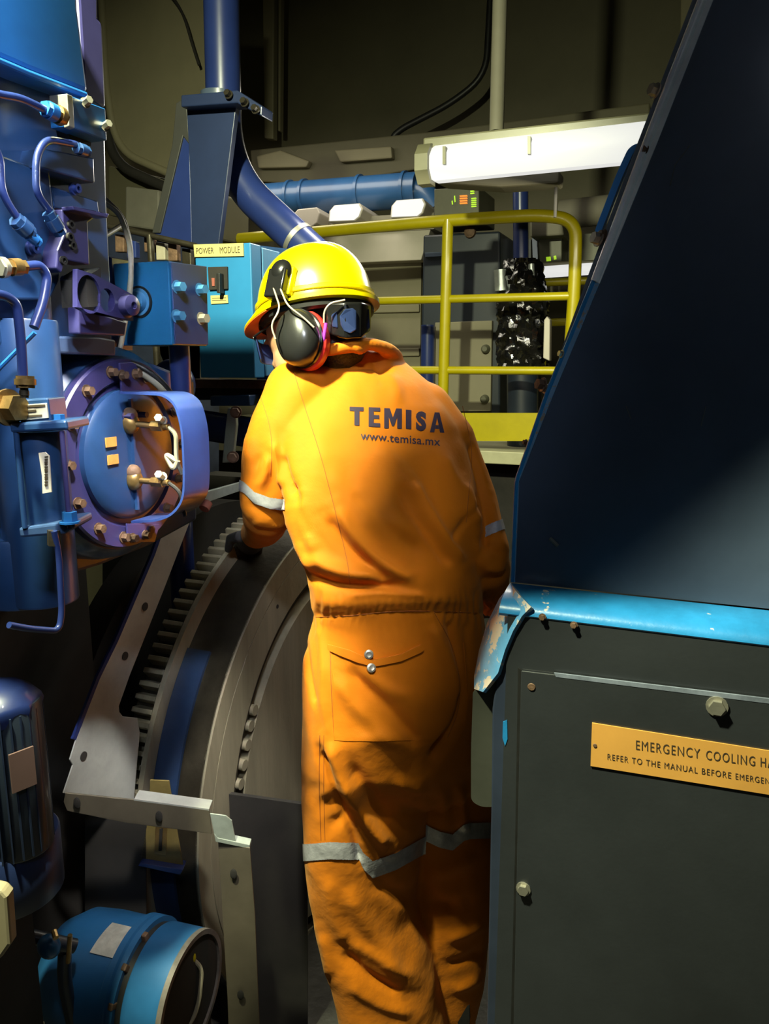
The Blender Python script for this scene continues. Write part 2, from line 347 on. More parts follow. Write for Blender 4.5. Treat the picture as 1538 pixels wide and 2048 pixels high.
disp('small far control panel with green digits inside the railing bend', [(1078, 472), (1124, 470), (1124, 532), (1078, 534)], 4.1,
     [], [(1092, 514, 1101, 528, 1, grnl, 'green_digit'), (1107, 512, 1112, 524, 1, grnl, 'green_digit')])
tag(MB().prism(oY(4.2, (1064, 472), (1074, 472), (1076, 530), (1066, 530)), (0, .1, 0)).build('panel_post', pipeb, smooth=False), 'blue upright beside the small far control panel', 'post')
tag(MB().prism(oY(4.25, (955, 480), (1062, 478), (1062, 905), (955, 905)), (0, .3, 0)).build('dark_machine', mat('frame_dark', (.025, .027, .032), .5), smooth=False), 'dark machine frame between the switchboard and the blue pipe', 'frame')
tag(MB().prism(oY(4.0, (1060, 430), (1120, 426), (1128, 470), (1060, 474)), (0, .2, 0)).build('duct_box', hullk, smooth=False, bev=.008), 'pale duct above the small far control panel', 'duct')
tag(MB().cyl(on(1120, 430, 1, 4.4), on(1260, 415, 1, 4.4), .075).build('duct_pipe', hullk), 'pale round duct behind the bend of the yellow railing', 'duct')
tag(MB().prism(oY(4.3, (1130, 470), (1200, 466), (1200, 530), (1130, 532)), (0, .2, 0)).build('far_cabinet', olive, smooth=False), 'olive cabinet behind the bend of the railing', 'cabinet')
# shiny lagged exhaust column
t = thing('lagged_column', on(1040, 905, 1, 3.55), 'vertical dark blue pipe wrapped in crumpled shiny black foil behind the railing', 'pipe')
MB().tube(oY(3.55, (1041, 370), (1042, 520)), .034, 24).build('upper_pipe', pipeb, t)
MB().tube(oY(3.5, (1045, 650), (1045, 905)), .07, 28).build('lower_pipe', navy, t)
rings = []
rf = random.Random(3)
for i in range(26):
    c = on(1045, 520 + i * 8.6, 1, 3.52); R0 = .075 + .035 * min(1, i / 9)
    rings.append([c + V((cos(2 * pi * k / 40), sin(2 * pi * k / 40), 0)) * (R0 + rf.uniform(-.014, .014)) for k in range(40)])
MB().loft(rings).build('foil_lagging', foil, t, smooth=True)
for x, y0, y1, wd in ((1000, 540, 582, 16), (1062, 528, 580, 8)):
    c0, c1 = on(x, y0, 1, 3.46), on(x + 2, y1, 1, 3.46); MB().cyl(c0, c1, wd / 1560 * 3.5 / 1.3).build('clamp', galv, t)
MB().prism(oY(3.40, (1088, 640), (1094, 632), (1100, 640), (1099, 722), (1086, 716)), (0, .05, 0)).build('strap', wht, t, smooth=False, bev=.004)

# ================================================================== RAILING
t = thing('guard_railing', on(893, 905, 1, 3.26), 'yellow tubular guard railing with rounded end and toe board', 'railing')
YR = 3.26
MB().tube(fillet(oY(YR, (430, 482), (893, 441), (1080, 430), (1152, 440), (1150, 560), (1140, 705)), .22, 10), .0255, 20).build('top_rail', yel, t)
for y0, y1, nm in ((610, 592, 'mid_rail'), (738, 742, 'lower_rail')):
    MB().cyl(on(430, y0, 1, YR), on(1150, y1, 1, YR), .0175, seg=16).build(nm, yel, t)
MB().cyl(on(896, 440, 1, YR - .004), on(885, 832, 1, YR - .004), .0235, seg=18).build('post', yel, t)
MB().prism(oY(YR, (560, 826), (1200, 826), (1200, 882), (560, 882)), (0, .012, 0)).build('toe_board', yel, t, smooth=False)
t2 = thing('guard_railing', on(1120, 700, 1, 4.0), 'short bright yellow railing behind the bend of the nearer railing', 'railing')
MB().cyl(on(1072, 566, 1, 4.0), on(1260, 558, 1, 4.0), .019).build('top_rail', yel, t2)
MB().cyl(on(1100, 645, 1, 4.0), on(1260, 640, 1, 4.0), .019).build('mid_rail', yel, t2)
MB().cyl(on(1185, 560, 1, 4.0), on(1180, 880, 1, 4.0), .019).build('post', yel, t2)
t = thing('raised_platform', V((-1.0, 3.6, 0)), 'raised steel platform with pale edge carrying the yellow railing', 'platform')
a = on(560, 884, 1, YR - .03); bq = on(1260, 884, 1, YR - .03)
MB().bx(a.x - 1.2, bq.x + .4, YR - .03, 4.89, a.z - .055, a.z).build('deck', mat('platform_cream', (.36, .35, .22), .5), t, smooth=False, bev=.004)
MB().bx(a.x - 1.2, bq.x + .4, YR + .12, YR + .2, 0, a.z - .055).build('support_wall', darkm, t, smooth=False)

# ================================================================== THE ENGINE ON THE LEFT
XE = -.80
t = thing('engine_block', V((-1.1, .75, 0)), 'big blue engine block with a light blue upper housing and panels, filling the upper left', 'engine')
MB().prism(oX(XE - .02, (-160, 60), (-10, 118), (175, 188), (210, 214), (214, 400), (222, 560), (225, 640), (225, 690), (110, 690), (-160, 690)), (-.5, 0, 0)).build('body', eng, t, smooth=False, bev=.004)
MB().prism(oX(XE + .015, (-160, -120), (152, -120), (157, 20), (178, 186), (60, 140), (-10, 110), (-160, 50)), (-.45, 0, 0)).build('upper_housing', engl, t, smooth=False, bev=.006)
MB().prism(oX(XE + .022, (-160, 56), (-10, 108), (60, 138), (178, 184), (178, 196), (60, 152), (-10, 122), (-160, 70)), (-.04, 0, 0)).build('housing_lip', engl, t, smooth=False, bev=.004)
MB().prism(oX(XE - .06, (150, -120), (196, -120), (197, 36), (206, 48), (213, 215), (170, 215)), (-.4, 0, 0)).build('end_housing', engp, t, smooth=False, bev=.005)
MB().prism(oX(XE - .0, (-160, 300), (-10, 305), (100, 345), (108, 420), (130, 470), (120, 560), (100, 600), (-160, 600)), (-.03, 0, 0)).build('cover_panel', eng, t, smooth=False, bev=.003)
MB().prism(oX(XE + .015, (86, 296), (188, 316), (190, 366), (76, 334)), (-.05, 0, 0)).build('shelf_block', eng, t, smooth=False, bev=.002)
MB().prism(oX(XE + .0, (104, 372), (196, 402), (200, 432), (108, 416)), (-.03, 0, 0)).build('step_block', eng, t, smooth=False, bev=.002)
for x, y, r in ((146, 378, .006), (62, 497, .007), (128, 562, .005)): MB().lathe(on(x, y, 0, XE + .002), (1, 0, 0), [(0, r * 1.4), (.004, r * 1.4), (.004, r), (.01, r), (.01, r * .5), (.004, r * .45)], 20).build('bolt', pipeb, t)
MB().prism(oX(XE - .0, (100, 672), (200, 674), (232, 680), (232, 712), (100, 706)), (-.2, 0, 0)).build('ledge', mat('ledge_blue', (.06, .10, .20), .45), t, smooth=False, bev=.003)
# lower engine frame under the round cover
MB().prism(oX(XE - .06, (60, 700), (240, 700), (390, 760), (395, 1040), (300, 1092), (205, 1130), (138, 1150), (138, 1190), (60, 1215)), (-.4, 0, 0)).build('lower_frame', eng, t, smooth=False, bev=.006)
MB().bx(-1.7, -1.15, .3, 1.2, 0, 1.3).build('bedplate', darkm, t, smooth=False)
# fixing block with two bolts
t = thing('fixing_block', on(170, 280, 0, -.76), 'small rectangular blue block with a bare steel end and two bolts under the upper housing', 'block')
MB().prism(oX(-.765, (134, 188), (211, 217), (214, 282), (137, 252)), (-.03, 0, 0)).build('plate', engl, t, smooth=False, bev=.0015)
MB().prism(oY(on(134, 200, 0, -.765).y - .001, (98, 191), (134, 187), (138, 252), (128, 256), (124, 225), (100, 215)), (0, .01, 0)).build('end_face', steel, t, smooth=False, bev=.001)
for x, y in ((170, 206), (209, 253)): MB().hexb(on(x, y, 0, -.765), (1, -.3, .2), .005, .012).build('bolt', steel, t)
MB().prism(oX(-.79, (135, 255), (182, 262), (182, 292), (140, 280)), (-.02, 0, 0)).build('under_block', darkm, t, smooth=False)

def hyd(label, pts, r, X, fits, m=pipeb):
    """steel tube: pts are picture points on the plane x=X (third value: offset from it)"""
    P = [on(p[0], p[1], 0, X + (p[2] if len(p) > 2 else 0)) for p in pts]
    t = thing('hydraulic_pipe', P[-1], label, 'pipe')
    r *= .74
    MB().tube(fillet(P, .035, 8), r, 16).build('tube', m, t)
    for (x0, y0, x1, y1, rr, mm) in fits:
        a, b = on(x0, y0, 0, X), on(x1, y1, 0, X)
        MB().tube([a, b], rr * .78, 6).tube([a + (b - a) * .25, a + (b - a) * .75], rr * .88, 16).build('union_nut', mm, t)
    return t
hyd('blue hydraulic pipe running down to the fixing block below the upper housing', [(-60, 175), (0, 190), (40, 196), (95, 222)], .0065, -.755, [(88, 216, 116, 230, .012, engl), (110, 226, 128, 236, .013, brass)])
hyd('hoop shaped blue hydraulic pipe curling down from the shelf block', [(168, 300, -.02), (158, 290), (92, 278), (72, 312), (72, 385), (98, 420), (112, 440)], .0062, -.765, [(152, 296, 176, 304, .009, eng), (96, 425, 122, 468, .011, eng)])
hyd('blue hydraulic pipe bending down beside the left edge to a dark elbow fitting', [(-30, 270), (0, 310), (3, 385), (32, 432), (50, 452)], .0062, -.765, [(30, 438, 62, 468, .012, eng), (50, 462, 78, 486, .008, engl)])
hyd('short blue pipe turning down from a brass union by the violet column', [(46, 533), (80, 530), (95, 552), (88, 600), (68, 655)], .0075, -.72, [(-4, 535, 12, 535, .013, steel), (12, 535, 48, 534, .011, brass)])
hyd('blue pipe arching over and down to a brass nut on the actuator', [(-30, 590), (5, 588), (34, 606), (42, 680), (46, 752)], .0072, -.70, [(50, 752, 51, 776, .013, brass), (48, 776, 49, 796, .006, dsteel)])
hyd('thin blue drain pipe running down from the actuator and turning left', [(108, 1062), (118, 1110), (124, 1225), (118, 1262), (60, 1258), (18, 1250)], .0052, -.70, [])
# violet linkage bracket ------------------------------------------
t = thing('linkage_bracket', on(180, 660, 0, -.78), 'violet blue linkage bracket with two round holes and a protruding pin', 'bracket')
MB().prism(oX(-.775, (124, 418), (194, 432), (176, 446), (180, 530), (132, 520), (124, 546), (112, 536), (116, 500), (128, 470)), (-.03, 0, 0)).build('upper_plate', engp, t, smooth=False, bev=.002)
MB().prism(oX(-.775, (122, 414), (196, 430), (192, 438), (124, 422)), (.02, 0, 0)).build('plate_lip', engp, t, smooth=False, bev=.001)
for x, y in ((141, 449), (139, 474), (145, 491), (126, 521)): MB().lathe(on(x, y, 0, -.774), (1, 0, 0), [(-.002, .0055), (.003, .0055), (.003, .003), (-.001, .0028)], 18).build('screw', darkm, t)
hp = holes_plate('holed_plate', engp, t, 0, -.755, [(150, 538), (186, 550), (262, 590), (262, 642), (226, 634), (150, 614)], [((174, 589), .0215, 1.15), ((210, 601), .0145, 1.1)], .008)
MB().prism(oX(-.80, (120, 556), (150, 538), (150, 614), (124, 616)), (.045, 0, 0)).build('side_web', darkm, t, smooth=False)
MB().prism(oX(-.79, (134, 614), (232, 645), (228, 672), (136, 668)), (.02, 0, 0)).build('foot_plate', engp, t, smooth=False, bev=.002)
c = on(238, 612, 0, -.762)
MB().lathe(c, (1, -.1, 0), [(0, .020), (.010, .019), (.012, .014), (.026, .014), (.028, .009), (.029, .005), (.025, .004)], 28).build('pin', engp, t)
MB().tube([on(142, 560, 0, -.79), on(150, 610, 0, -.79)], .014, 16).build('roller', darkm, t)
# cables ------------------------------------------------------------
def cable(label, pts, r, m=wire, X=None):
    P = [at(x, y, d) for x, y, d in pts]
    return tag(MB().tube(fillet(P, .08, 8), r, 10).build('cable', m), label, 'cable')
cable('pale cable looping from behind the engine down past the junction box', [(200, 400, 1.3), (238, 425, 1.3), (262, 490, 1.26), (262, 570, 1.25), (255, 620, 1.25), (238, 710, 1.25)], .0042)
cable('second pale cable hanging close beside the looping one', [(205, 392, 1.32), (245, 430, 1.32), (266, 500, 1.28), (256, 600, 1.27), (246, 660, 1.27), (232, 712, 1.26)], .0036, mat('cable_dark', (.14, .12, .09), .5))
cable('curved cable rising in an arc left of the junction box', [(180, 560, 1.22), (178, 520, 1.22), (196, 480, 1.25), (245, 450, 1.35)], .0042)
cable('bundled cable following the top of the round housing', [(205, 680, 1.2), (214, 712, 1.2), (270, 735, 1.2), (312, 762, 1.2), (345, 800, 1.22)], .007)
cable('thin cable lying against the bundled cable on the round housing', [(212, 678, 1.2), (226, 712, 1.19), (282, 732, 1.19), (325, 762, 1.2), (352, 800, 1.22)], .004, rub)
# round cover -------------------------------------------------------
c = on(258, 908, 0, XE)
t = thing('inspection_cover', c - V((0, 0, .16)), 'round violet blue engine end cover with a ring of bolts and orange tags', 'cover')
MB().lathe(c - V((.10, 0, 0)), (1, 0, 0), [(-.2, .165), (.0, .168), (.05, .168), (.075, .162), (.088, .148), (.088, .10)], 72).build('housing', eng, t)
MB().lathe(c - V((.012, 0, 0)), (1, 0, 0), [(0, .146), (.010, .146), (.013, .143), (.013, .112), (.008, .108), (.008, .02)], 72).build('flange', engp, t)
MB().lathe(c - V((.004, .0, 0)), (1, 0, 0), [(0, .100), (.008, .099), (.014, .092), (.016, .05), (.016, .001)], 64).build('boss', eng, t)
MB().box(c + V((.014, -.006, 0)), (.006, .004, .17)).build('joint_rib', eng, t, smooth=False)
for a in [i * 360 / 14 + 12 for i in range(14)]:
    p = c + V((.001, .128 * sin(radians(a)), .128 * cos(radians(a)))); MB().hexb(p, (1, 0, 0), .0066, .011).build('bolt', rust, t)
for x, y in ((222, 884), (226, 919)):
    p = on(x, y, 0, XE + .014); MB().box(p, (.002, .022, .014)).build('tag_plate', orng, t, smooth=False)
for x, y in ((250, 832), (279, 829)): MB().hexb(on(x, y, 0, XE + .012), (1, 0, 0), .005, .014).build('screw', engp, t)
t2 = t
def rodfit(y, x0, x1):
    a = on(x0, y, 1, c.y - .01); b = on(x1, y + 8, 1, c.y - .01); a.x = max(a.x, XE + .01)
    r = MB().tube([a, b], .0048, 12).tube([b - (b - a).normalized() * .03, b - (b - a).normalized() * .01], .008, 6).ball(a + V((.004, 0, 0)), .015, (1, .9, 1.1)).build('thermometer_rod', brass, t2)
    MB().ball(a + V((.004, .0, .012)), .012).build('rod_boss', rust, r)
    return b
b1 = rodfit(846, 240, 338); b2 = rodfit(958, 244, 338)
MB().tube(fillet([b1, b1 + V((.012, 0, -.01)), b1 + V((.010, 0, -.05)), b1 + V((.012, .01, -.07))], .02), .0034, 8).build('sensor_wire', wire, t2)
MB().tube(fillet([b1 + V((.01, 0, -.05)), b2 + V((-.005, 0, .045)), b2 + V((.01, 0, .02)), b2 + V((.018, 0, .035))], .02), .004, 8).build('sensor_wire', wire, t2)
MB().tube(fillet([b2, b2 + V((.02, 0, -.012)), b2 + V((.022, .005, -.05))], .02), .003, 8).build('sensor_wire', rub, t2)
for bb in (b1, b2): MB().hexb(bb + V((-.012, 0, .008)), (.3, -1, .5), .006, .016).build('terminal_screw', steel, t2)
# strap round the fittings
t = thing('guard_strap', on(262, 1040, 1, c.y), 'bent blue and violet sheet metal strap bowed out over the round cover', 'guard')
ys = c.y - .035; wd = .062
P = fillet(oY(ys, (240, 785), (325, 789), (350, 808), (364, 860), (368, 950), (366, 1000), (344, 1030), (310, 1042), (262, 1044)), .04, 8)
mb = MB(); rings = []
for i, p in enumerate(P):
    tt = (P[min(i + 1, len(P) - 1)] - P[max(i - 1, 0)]).normalized(); n = V((tt.z, 0, -tt.x)) * .0018
    rings.append([p + n, p + n + V((0, wd, 0)), p - n + V((0, wd, 0)), p - n])
mb.loft(rings).build('strap', mat('strap_blue', (.022, .045, .17), .33, 0, .3, 5, coat=.5), t)
MB().prism(oX(XE + .004, (236, 726), (262, 724), (298, 742), (316, 766), (316, 790), (240, 786)), (.004, 0, 0)).build('mounting_lug', engp, t, smooth=False, bev=.001)
for x, y in ((243, 750), (270, 748), (292, 757)): MB().hexb(on(x, y, 0, XE + .008), (1, 0, 0), .006, .01).build('bolt', rust, t)
MB().prism(oX(XE + .004, (250, 1046), (316, 1048), (306, 1084), (252, 1084)), (.004, 0, 0)).build('mounting_lug', engp, t, smooth=False, bev=.001)
for x, y in ((264, 1076), (290, 1070)): MB().hexb(on(x, y, 0, XE + .008), (1, 0, 0), .006, .01).build('bolt', rust, t)
# big violet column -------------------------------------------------
DC = 1.0
def vcyl(name, xc, wpx, y0, y1, D, m, parent, seg=36, bev=0):
    a, b = at(xc, y0, D), at(xc, y1, D); b = V((a.x, a.y, b.z)); r = (at(xc + wpx / 2, (y0 + y1) / 2, D) - at(xc, (y0 + y1) / 2, D)).length
    return MB().lathe(b, (0, 0, 1), [(0, r * .97), (.003, r), ((a - b).length - .003, r), ((a - b).length, r * .97)], seg).build(name, m, parent)
t = thing('pump_column', at(40, 1250, 1.04), 'broad vertical violet blue pump column at the left edge behind the actuator', 'pump')
vcyl('column', 40, 136, 640, 1200, 1.04, eng, t)
vcyl('lower_body', 45, 175, 1064, 1196, 1.06, eng, t)
vcyl('top_flange', 34, 110, 500, 640, 1.06, eng, t)
P = [at(-40, 775, .97), at(20, 715, .97), at(70, 665, .97)]
MB().tube(P, .003, 8).build('seam_wire', engl, t)
t = thing('actuator', at(78, 1075, .93), 'slim blue hydraulic actuator with tie rods and a silver nameplate on top', 'actuator')
MB().prism([at(x, y, .905) for x, y in ((38, 800), (96, 796), (102, 846), (40, 846))], HEAD * .05).build('head_block', eng, t, smooth=False, bev=.002)
MB().prism([at(x, y, .903) for x, y in ((44, 810), (93, 806), (97, 836), (46, 841))], HEAD * .003).build('nameplate', lab, t, smooth=False, bev=.0005)
for k, (y0, s_) in enumerate(((809, 40), (819, 22), (829, 34))):
    MB().prism([at(x, y, .9025) for x, y in ((50, y0 + 2), (50 + s_, y0), (50 + s_, y0 + 4), (50, y0 + 6))], HEAD * .001).build('nameplate_mark', ink, t, smooth=False)
MB().prism([at(x, y, .895) for x, y in ((18, 846), (132, 840), (136, 860), (20, 866))], HEAD * .07).build('top_flange', eng, t, smooth=False, bev=.003)
for x in (26, 60, 118):
    MB().hexb(at(x, 848 - x * .05, .915), (0, 0, 1), .007, .008).build('nut', engl, t)
vcyl('barrel', 80, 88, 862, 1052, .935, eng, t)
vcyl('tie_rod', 124, 11, 862, 1056, .90, engp, t, 14); vcyl('tie_rod', 32, 11, 862, 1056, .90, eng, t, 14)
MB().prism([at(x, y, .90) for x, y in ((36, 1056), (146, 1042), (150, 1056), (130, 1068), (40, 1076))], HEAD * .06).build('lower_flange', engl2 := mat('oily_blue', (.03, .06, .14), .3, .1, .4, 20), t, smooth=False, bev=.003)
MB().hexb(at(140, 1046, .90), (0, 0, 1), .009, .014).build('nut', engl, t)
MB().tube([at(108, 1060, .90), at(108, 1090, .90)], .008, 6).build('nut', dsteel, t)
MB().prism([at(x, y, .888) for x, y in ((77, 906), (90, 904), (98, 912), (103, 984), (85, 987), (84, 952))], HEAD * .002).build('paper_label', lab2 := mat('paper_label', (.6, .55, .45), .6), t, smooth=False)
for i in range(12): MB().prism([at(x, y, .887) for x, y in ((89, 913 + i * 5), (95, 912 + i * 5), (95, 914 + i * 5 + (i % 3)), (89, 915 + i * 5 + (i % 3)))], HEAD * .001).build('label_bar', ink, t, smooth=False)
MB().hexb(at(14, 815, .90), (1, 0, 0), .016, .02).build('port_nut', brass, t)
MB().ball(at(26, 815, .90), .010).build('port_plug', dsteel, t)
# motor at the left edge
t = thing('finned_motor', at(20, 1790, 1.0), 'dark blue finned electric motor with a violet hood and a dull pinkish nameplate', 'motor')
vcyl('body', 12, 128, 1400, 1690, 1.02, navy, t)
cm = at(12, 1550, 1.02); r0 = (at(76, 1550, 1.02) - cm).length; z0 = at(12, 1690, 1.02).z; z1 = at(12, 1405, 1.02).z
for k in range(26):
    a = 2 * pi * k / 26; d = V((cos(a), sin(a), 0)); q = V((cm.x, cm.y, (z0 + z1) / 2)) + d * (r0 + .004)
    MB().box(q, (.014, .0022, z1 - z0 - .01), Matrix.Rotation(a, 3, 'Z')).build('fin', fin := MATS.get('fin_blue') or mat('fin_blue', (.012, .02, .045), .4, 0, .3, 20), t, smooth=False)
a = at(12, 1395, 1.02)
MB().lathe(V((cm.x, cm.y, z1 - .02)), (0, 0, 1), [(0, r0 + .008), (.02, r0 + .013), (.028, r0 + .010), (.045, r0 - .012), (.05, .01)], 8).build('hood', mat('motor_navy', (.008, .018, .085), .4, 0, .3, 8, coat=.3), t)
nd = (EYE - cm); nd.z = 0; nd.normalize(); nd = (nd + RGT * .55).normalized(); sd = V((0, 0, 1)).cross(nd)
MB().box(V((cm.x, cm.y, at(50, 1540, .98).z)) + nd * (r0 + .013), (.034, .003, .058), Matrix((sd, nd, V((0, 0, 1)))).transposed()).build('nameplate', mat('dull_plate', (.15, .09, .08), .5, .2), t, smooth=False)
vcyl('lower_flange', 8, 205, 1668, 1780, 1.04, mat('flange_blue', (.010, .02, .07), .4), t)
MB().bx(cm.x - .09, cm.x - .045, cm.y - .02, cm.y + .06, 0, at(8, 1780, 1.04).z).build('foot', darkm, t, smooth=False)
tag(MB().prism([at(x, y, .86) for x, y in ((-30, 1775), (2, 1782), (14, 1795), (21, 1890), (0, 1920), (-30, 1925))], HEAD * .02).build('cover_plate', mat('beige_plate', (.36, .31, .20), .5), smooth=False, bev=.004), 'small beige plate poking in at the left edge above the blue valve', 'plate')

# ================================================================== PUMP AT THE BOTTOM LEFT
c0 = at(384, 1992, 1.22); ax = V((-1, -.10, -.0)).normalized()
t = thing('drive_motor', V((c0.x - .1, c0.y, 0)), 'light blue round motor housing with an open black end and a silver nameplate', 'motor')
R = .112
mb = MB(); mb.ring(c0, ax, [(.0, R * .93), (.0, R), (.075, R), (.078, R * .985), (.078, R * .9)], 64).build('end_bell', cy2 := mat('motor_blue', (.015, .095, .24), .42, 0, .2, 6, .008, 70, .2, chips=(.3, .3, .3), chip_amt=.74), t)
MB().lathe(c0 + ax * .072, ax, [(0, R * .97), (.026, R * .97)], 64).build('vent_band', rub, t)
MB().lathe(c0 + ax * .090, ax, [(0, R * .8), (.0, R * 1.06), (.012, R * 1.06), (.014, R * 1.01), (.018, R * 1.06), (.030, R * 1.06), (.034, R), (.10, R * 1.0), (.15, R * .96), (.19, R * .75), (.215, R * .4)], 64).build('body', cy2, t)
MB().lathe(c0 + ax * .003, ax, [(0, .01), (.0, R * .935), (.02, R * .935)], 48).build('open_end', darkm, t)
MB().ring(c0 - ax * .002, ax, [(0, R * .92), (0, R * 1.003), (.010, R * 1.003), (.010, R * .92)], 64).build('worn_rim', mat('bared_rim', (.16, .14, .13), .5, .3, .5, 14), t)
up_ = V((0, -.75, .66)).normalized()
for k in range(7):
    a = radians(-95 + k * 30); d = V((0, -1, 0)) * cos(a) + V((0, 0, 1)) * sin(a); p = c0 + ax * .084 + d * R
    MB().box(p, (.010, .018, .012), Matrix.Rotation(-a, 3, 'X')).build('band_lug', rust, t, smooth=False, bev=.002)
# nameplate curved on the body
def arcplate(o, ax, R, s0, s1, a0, a1, name, m, parent, th=.002):
    rings = []
    for i in range(9):
        a = radians(a0 + (a1 - a0) * i / 8); d = V((0, -1, 0)) * cos(a) + V((0, 0, 1)) * sin(a)
        rings.append([o + ax * s0 + d * R, o + ax * s1 + d * R, o + ax * s1 + d * (R + th), o + ax * s0 + d * (R + th)])
    MB().loft(rings).build(name, m, parent)
arcplate(c0, ax, R + .001, .112, .165, 60, 92, 'nameplate', lab, t)
MB().tube(fillet([c0 + V((-.01, .02, .06)), c0 + V((.0, .035, .03)), c0 + V((.0, .02, -.03)), c0 + V((.0, -.005, -.055)), c0 + V((-.02, -.04, -.06))], .02), .004, 8).build('wire', wire, t)
MB().ball(c0 + V((-.01, .02, .063)), .007, (1, 1, 1.8)).build('wire_lug', yel, t)
MB().bx(c0.x - .3, c0.x - .02, c0.y - .08, c0.y + .08, 0, c0.z - R * .9).build('foot', darkm, t, smooth=False)
t = thing('small_valve', at(100, 1895, 1.15), 'little round blue valve cap on a dark pipe left of the round motor', 'valve')
MB().ball(at(98, 1893, 1.13), .021, (1, .8, 1)).build('cap', cy2, t)
MB().tube([at(-30, 1855, 1.15), at(40, 1868, 1.15), at(120, 1886, 1.16), at(150, 1892, 1.17)], .012, 14).build('pipe', navy, t)
MB().ball(at(20, 1865, 1.14), .016).build('union', cy2, t)
MB().tube([at(140, 1870, 1.14), at(136, 1925, 1.14)], .004, 8).tube([at(108, 1862, 1.13), at(112, 1876, 1.12)], .005, 8).build('stem', brass, t)
cable('dark hose hanging down from the small blue valve', [(130, 1900, 1.17), (128, 1960, 1.17), (150, 2060, 1.17)], .012, navy)

# ================================================================== FLYWHEEL
XW = -1.0; RW = .6785
CW = V((XW, 1.806, .4975))
def disc(x0, x1, r0, r1, a0=0, a1=360, n=160):
    """annular ring with axis X"""
    mb = MB(); full = a1 - a0 >= 360; rings = []
    for i in range(n + (0 if full else 1)):
        a = radians(a0 + (a1 - a0) * i / n); d = V((0, -cos(a), sin(a)))
        rings.append([CW + V((x - XW, 0, 0)) + d * r for x, r in ((x0, r0), (x1, r0), (x1, r1), (x0, r1))])
    return mb.loft(rings, not full, full)
t = thing('flywheel', V((XW - .1, CW.y, 0)), 'big steel flywheel with a toothed gear ring and concentric turned rings beside the worker', 'flywheel')
disc(XW - .012, XW, RW - .055, RW).build('outer_rim', rsteel, t)
disc(XW - .012, XW + .115, .50, .640).build('coupling_ring', dsteel, t)
disc(XW + .112, XW + .120, .515, .5935).build('ring_face', rsteel, t)
disc(XW + .112, XW + .120, .5965, .640).build('ring_face', rsteel, t)
disc(XW - .012, XW + .08, .46, .515).build('inner_recess', darkm, t)
disc(XW - .012, XW + .122, .10, .472).build('hub_disc', rsteel, t)
disc(XW - .3, XW - .22, .0005, RW - .02).build('back_plate', darkm, t)
MB().cyl(CW + V((-.5, 0, 0)), CW + V((.16, 0, 0)), .11, seg=48).build('hub', rsteel, t)
NT = 150
gb = disc(XW - .075, XW - .012, RW - .06, RW - .026).build('gear_ring', dsteel, t)
tooth = None
for k in range(NT):
    a = 2 * pi * k / NT; dd = V((0, -cos(a), sin(a)))
    if not (-28 < (k * 360 / NT if k * 360 / NT < 180 else k * 360 / NT - 360) < 95): continue
    if tooth is None:
        rings = []
        for x in (-.068, -.016):
            rings.append([V((x, -(RW - .027), -.0105)), V((x, -(RW - .027), .0105)), V((x, -(RW - .003), .005)), V((x, -(RW - .003), -.005))])
        tooth = MB().loft(rings).build('gear_tooth', rsteel, t, smooth=False, bev=.001)
        # mesh was shifted by the root's location: shift it back to turn about the wheel's centre
        for q in tooth.data.vertices: q.co += V(t.location)
        o = tooth
    else:
        o = tooth.copy(); COL.objects.link(o); o.parent = t
    o.location = CW - V(t.location) + V((0, 0, 0)) + V((-XW + XW, 0, 0)); o.rotation_euler = (-a, 0, 0)
for x, y in ((508, 1420), (500, 1452), (494, 1490), (487, 1530), (480, 1568)):
    p = on(x, y, 0, XW + .12)
    MB().cyl(p - V((.05, 0, 0)), p + V((.004, 0, 0)), .0125, seg=20).build('bolt', rsteel, t)
p = on(555, 1213, 0, XW + .1205); MB().cyl(p - V((.002, 0, 0)), p + V((.0005, 0, 0)), .005).build('tap_hole', darkm, t)
t = thing('wheel_casing', V((-1.25, 1.7, 0)), 'dark blue lower casing around the flywheel pit', 'casing')
disc(XW + .001, XW + .06, .60, .647, -45, 42, 70).build('side_shield', mat('casing_blue', (.012, .03, .08), .45, 0, .3), t)
MB().bx(-1.9, -.9, 2.3, 2.4, 0, 1.15).build('back_wall', darkm, t, smooth=False)
MB().prism([at(x, y, 1.52) for x, y in ((440, 1586), (615, 1610), (615, 2200), (440, 2200))], HEAD * .01).build('front_sheet', darkm, t, smooth=False)
MB().prism([at(x, y, 1.385) for x, y in ((170, 1610), (292, 1625), (292, 2000), (170, 2000))], HEAD * .004).build('dark_sheet', darkm, t, smooth=False)  # added dark sheet that keeps the space below the cross strip dark
# guard frame -------------------------------------------------------
t = thing('wheel_guard_frame', at(480, 2120, 1.40), 'grey sheet metal guard frame standing in front of the flywheel teeth', 'guard')
XG = -1.0
G = lambda *p: oX(XG, *p)
MB().prism(G((347, 1004), (392, 1006), (385, 1030), (331, 1171), (260, 1350), (238, 1412), (239, 1424), (246, 1433), (275, 1436), (280, 1466), (275, 1520), (268, 1600), (127, 1586), (146, 1530), (140, 1519), (152, 1480), (200, 1357), (236, 1283), (260, 1227), (310, 1110)), (-.003, 0, 0)).build('slanted_strip', guardm, t, smooth=False, bev=.0008)
MB().prism(G((341, 1004), (347, 1004), (310, 1110), (260, 1227), (236, 1283), (200, 1357), (152, 1480), (146, 1478), (194, 1355), (230, 1281), (254, 1225), (304, 1108)), (-.006, 0, 0)).build('strip_edge', pipeb, t, smooth=False)
for x, y in ((290, 1213), (250, 1312), (167, 1512)):
    MB().lathe(on(x, y, 0, XG + .0005), (1, 0, 0), [(0, .0085), (.001, .0085), (.001, .001)], 18).build('slot_hole', darkm, t)
bL = on(130, 1588, 0, XG); Db = (bL - EYE).dot(HEAD)
def gp(x, y): return at(x, y, Db + (x - 130) * .00012)
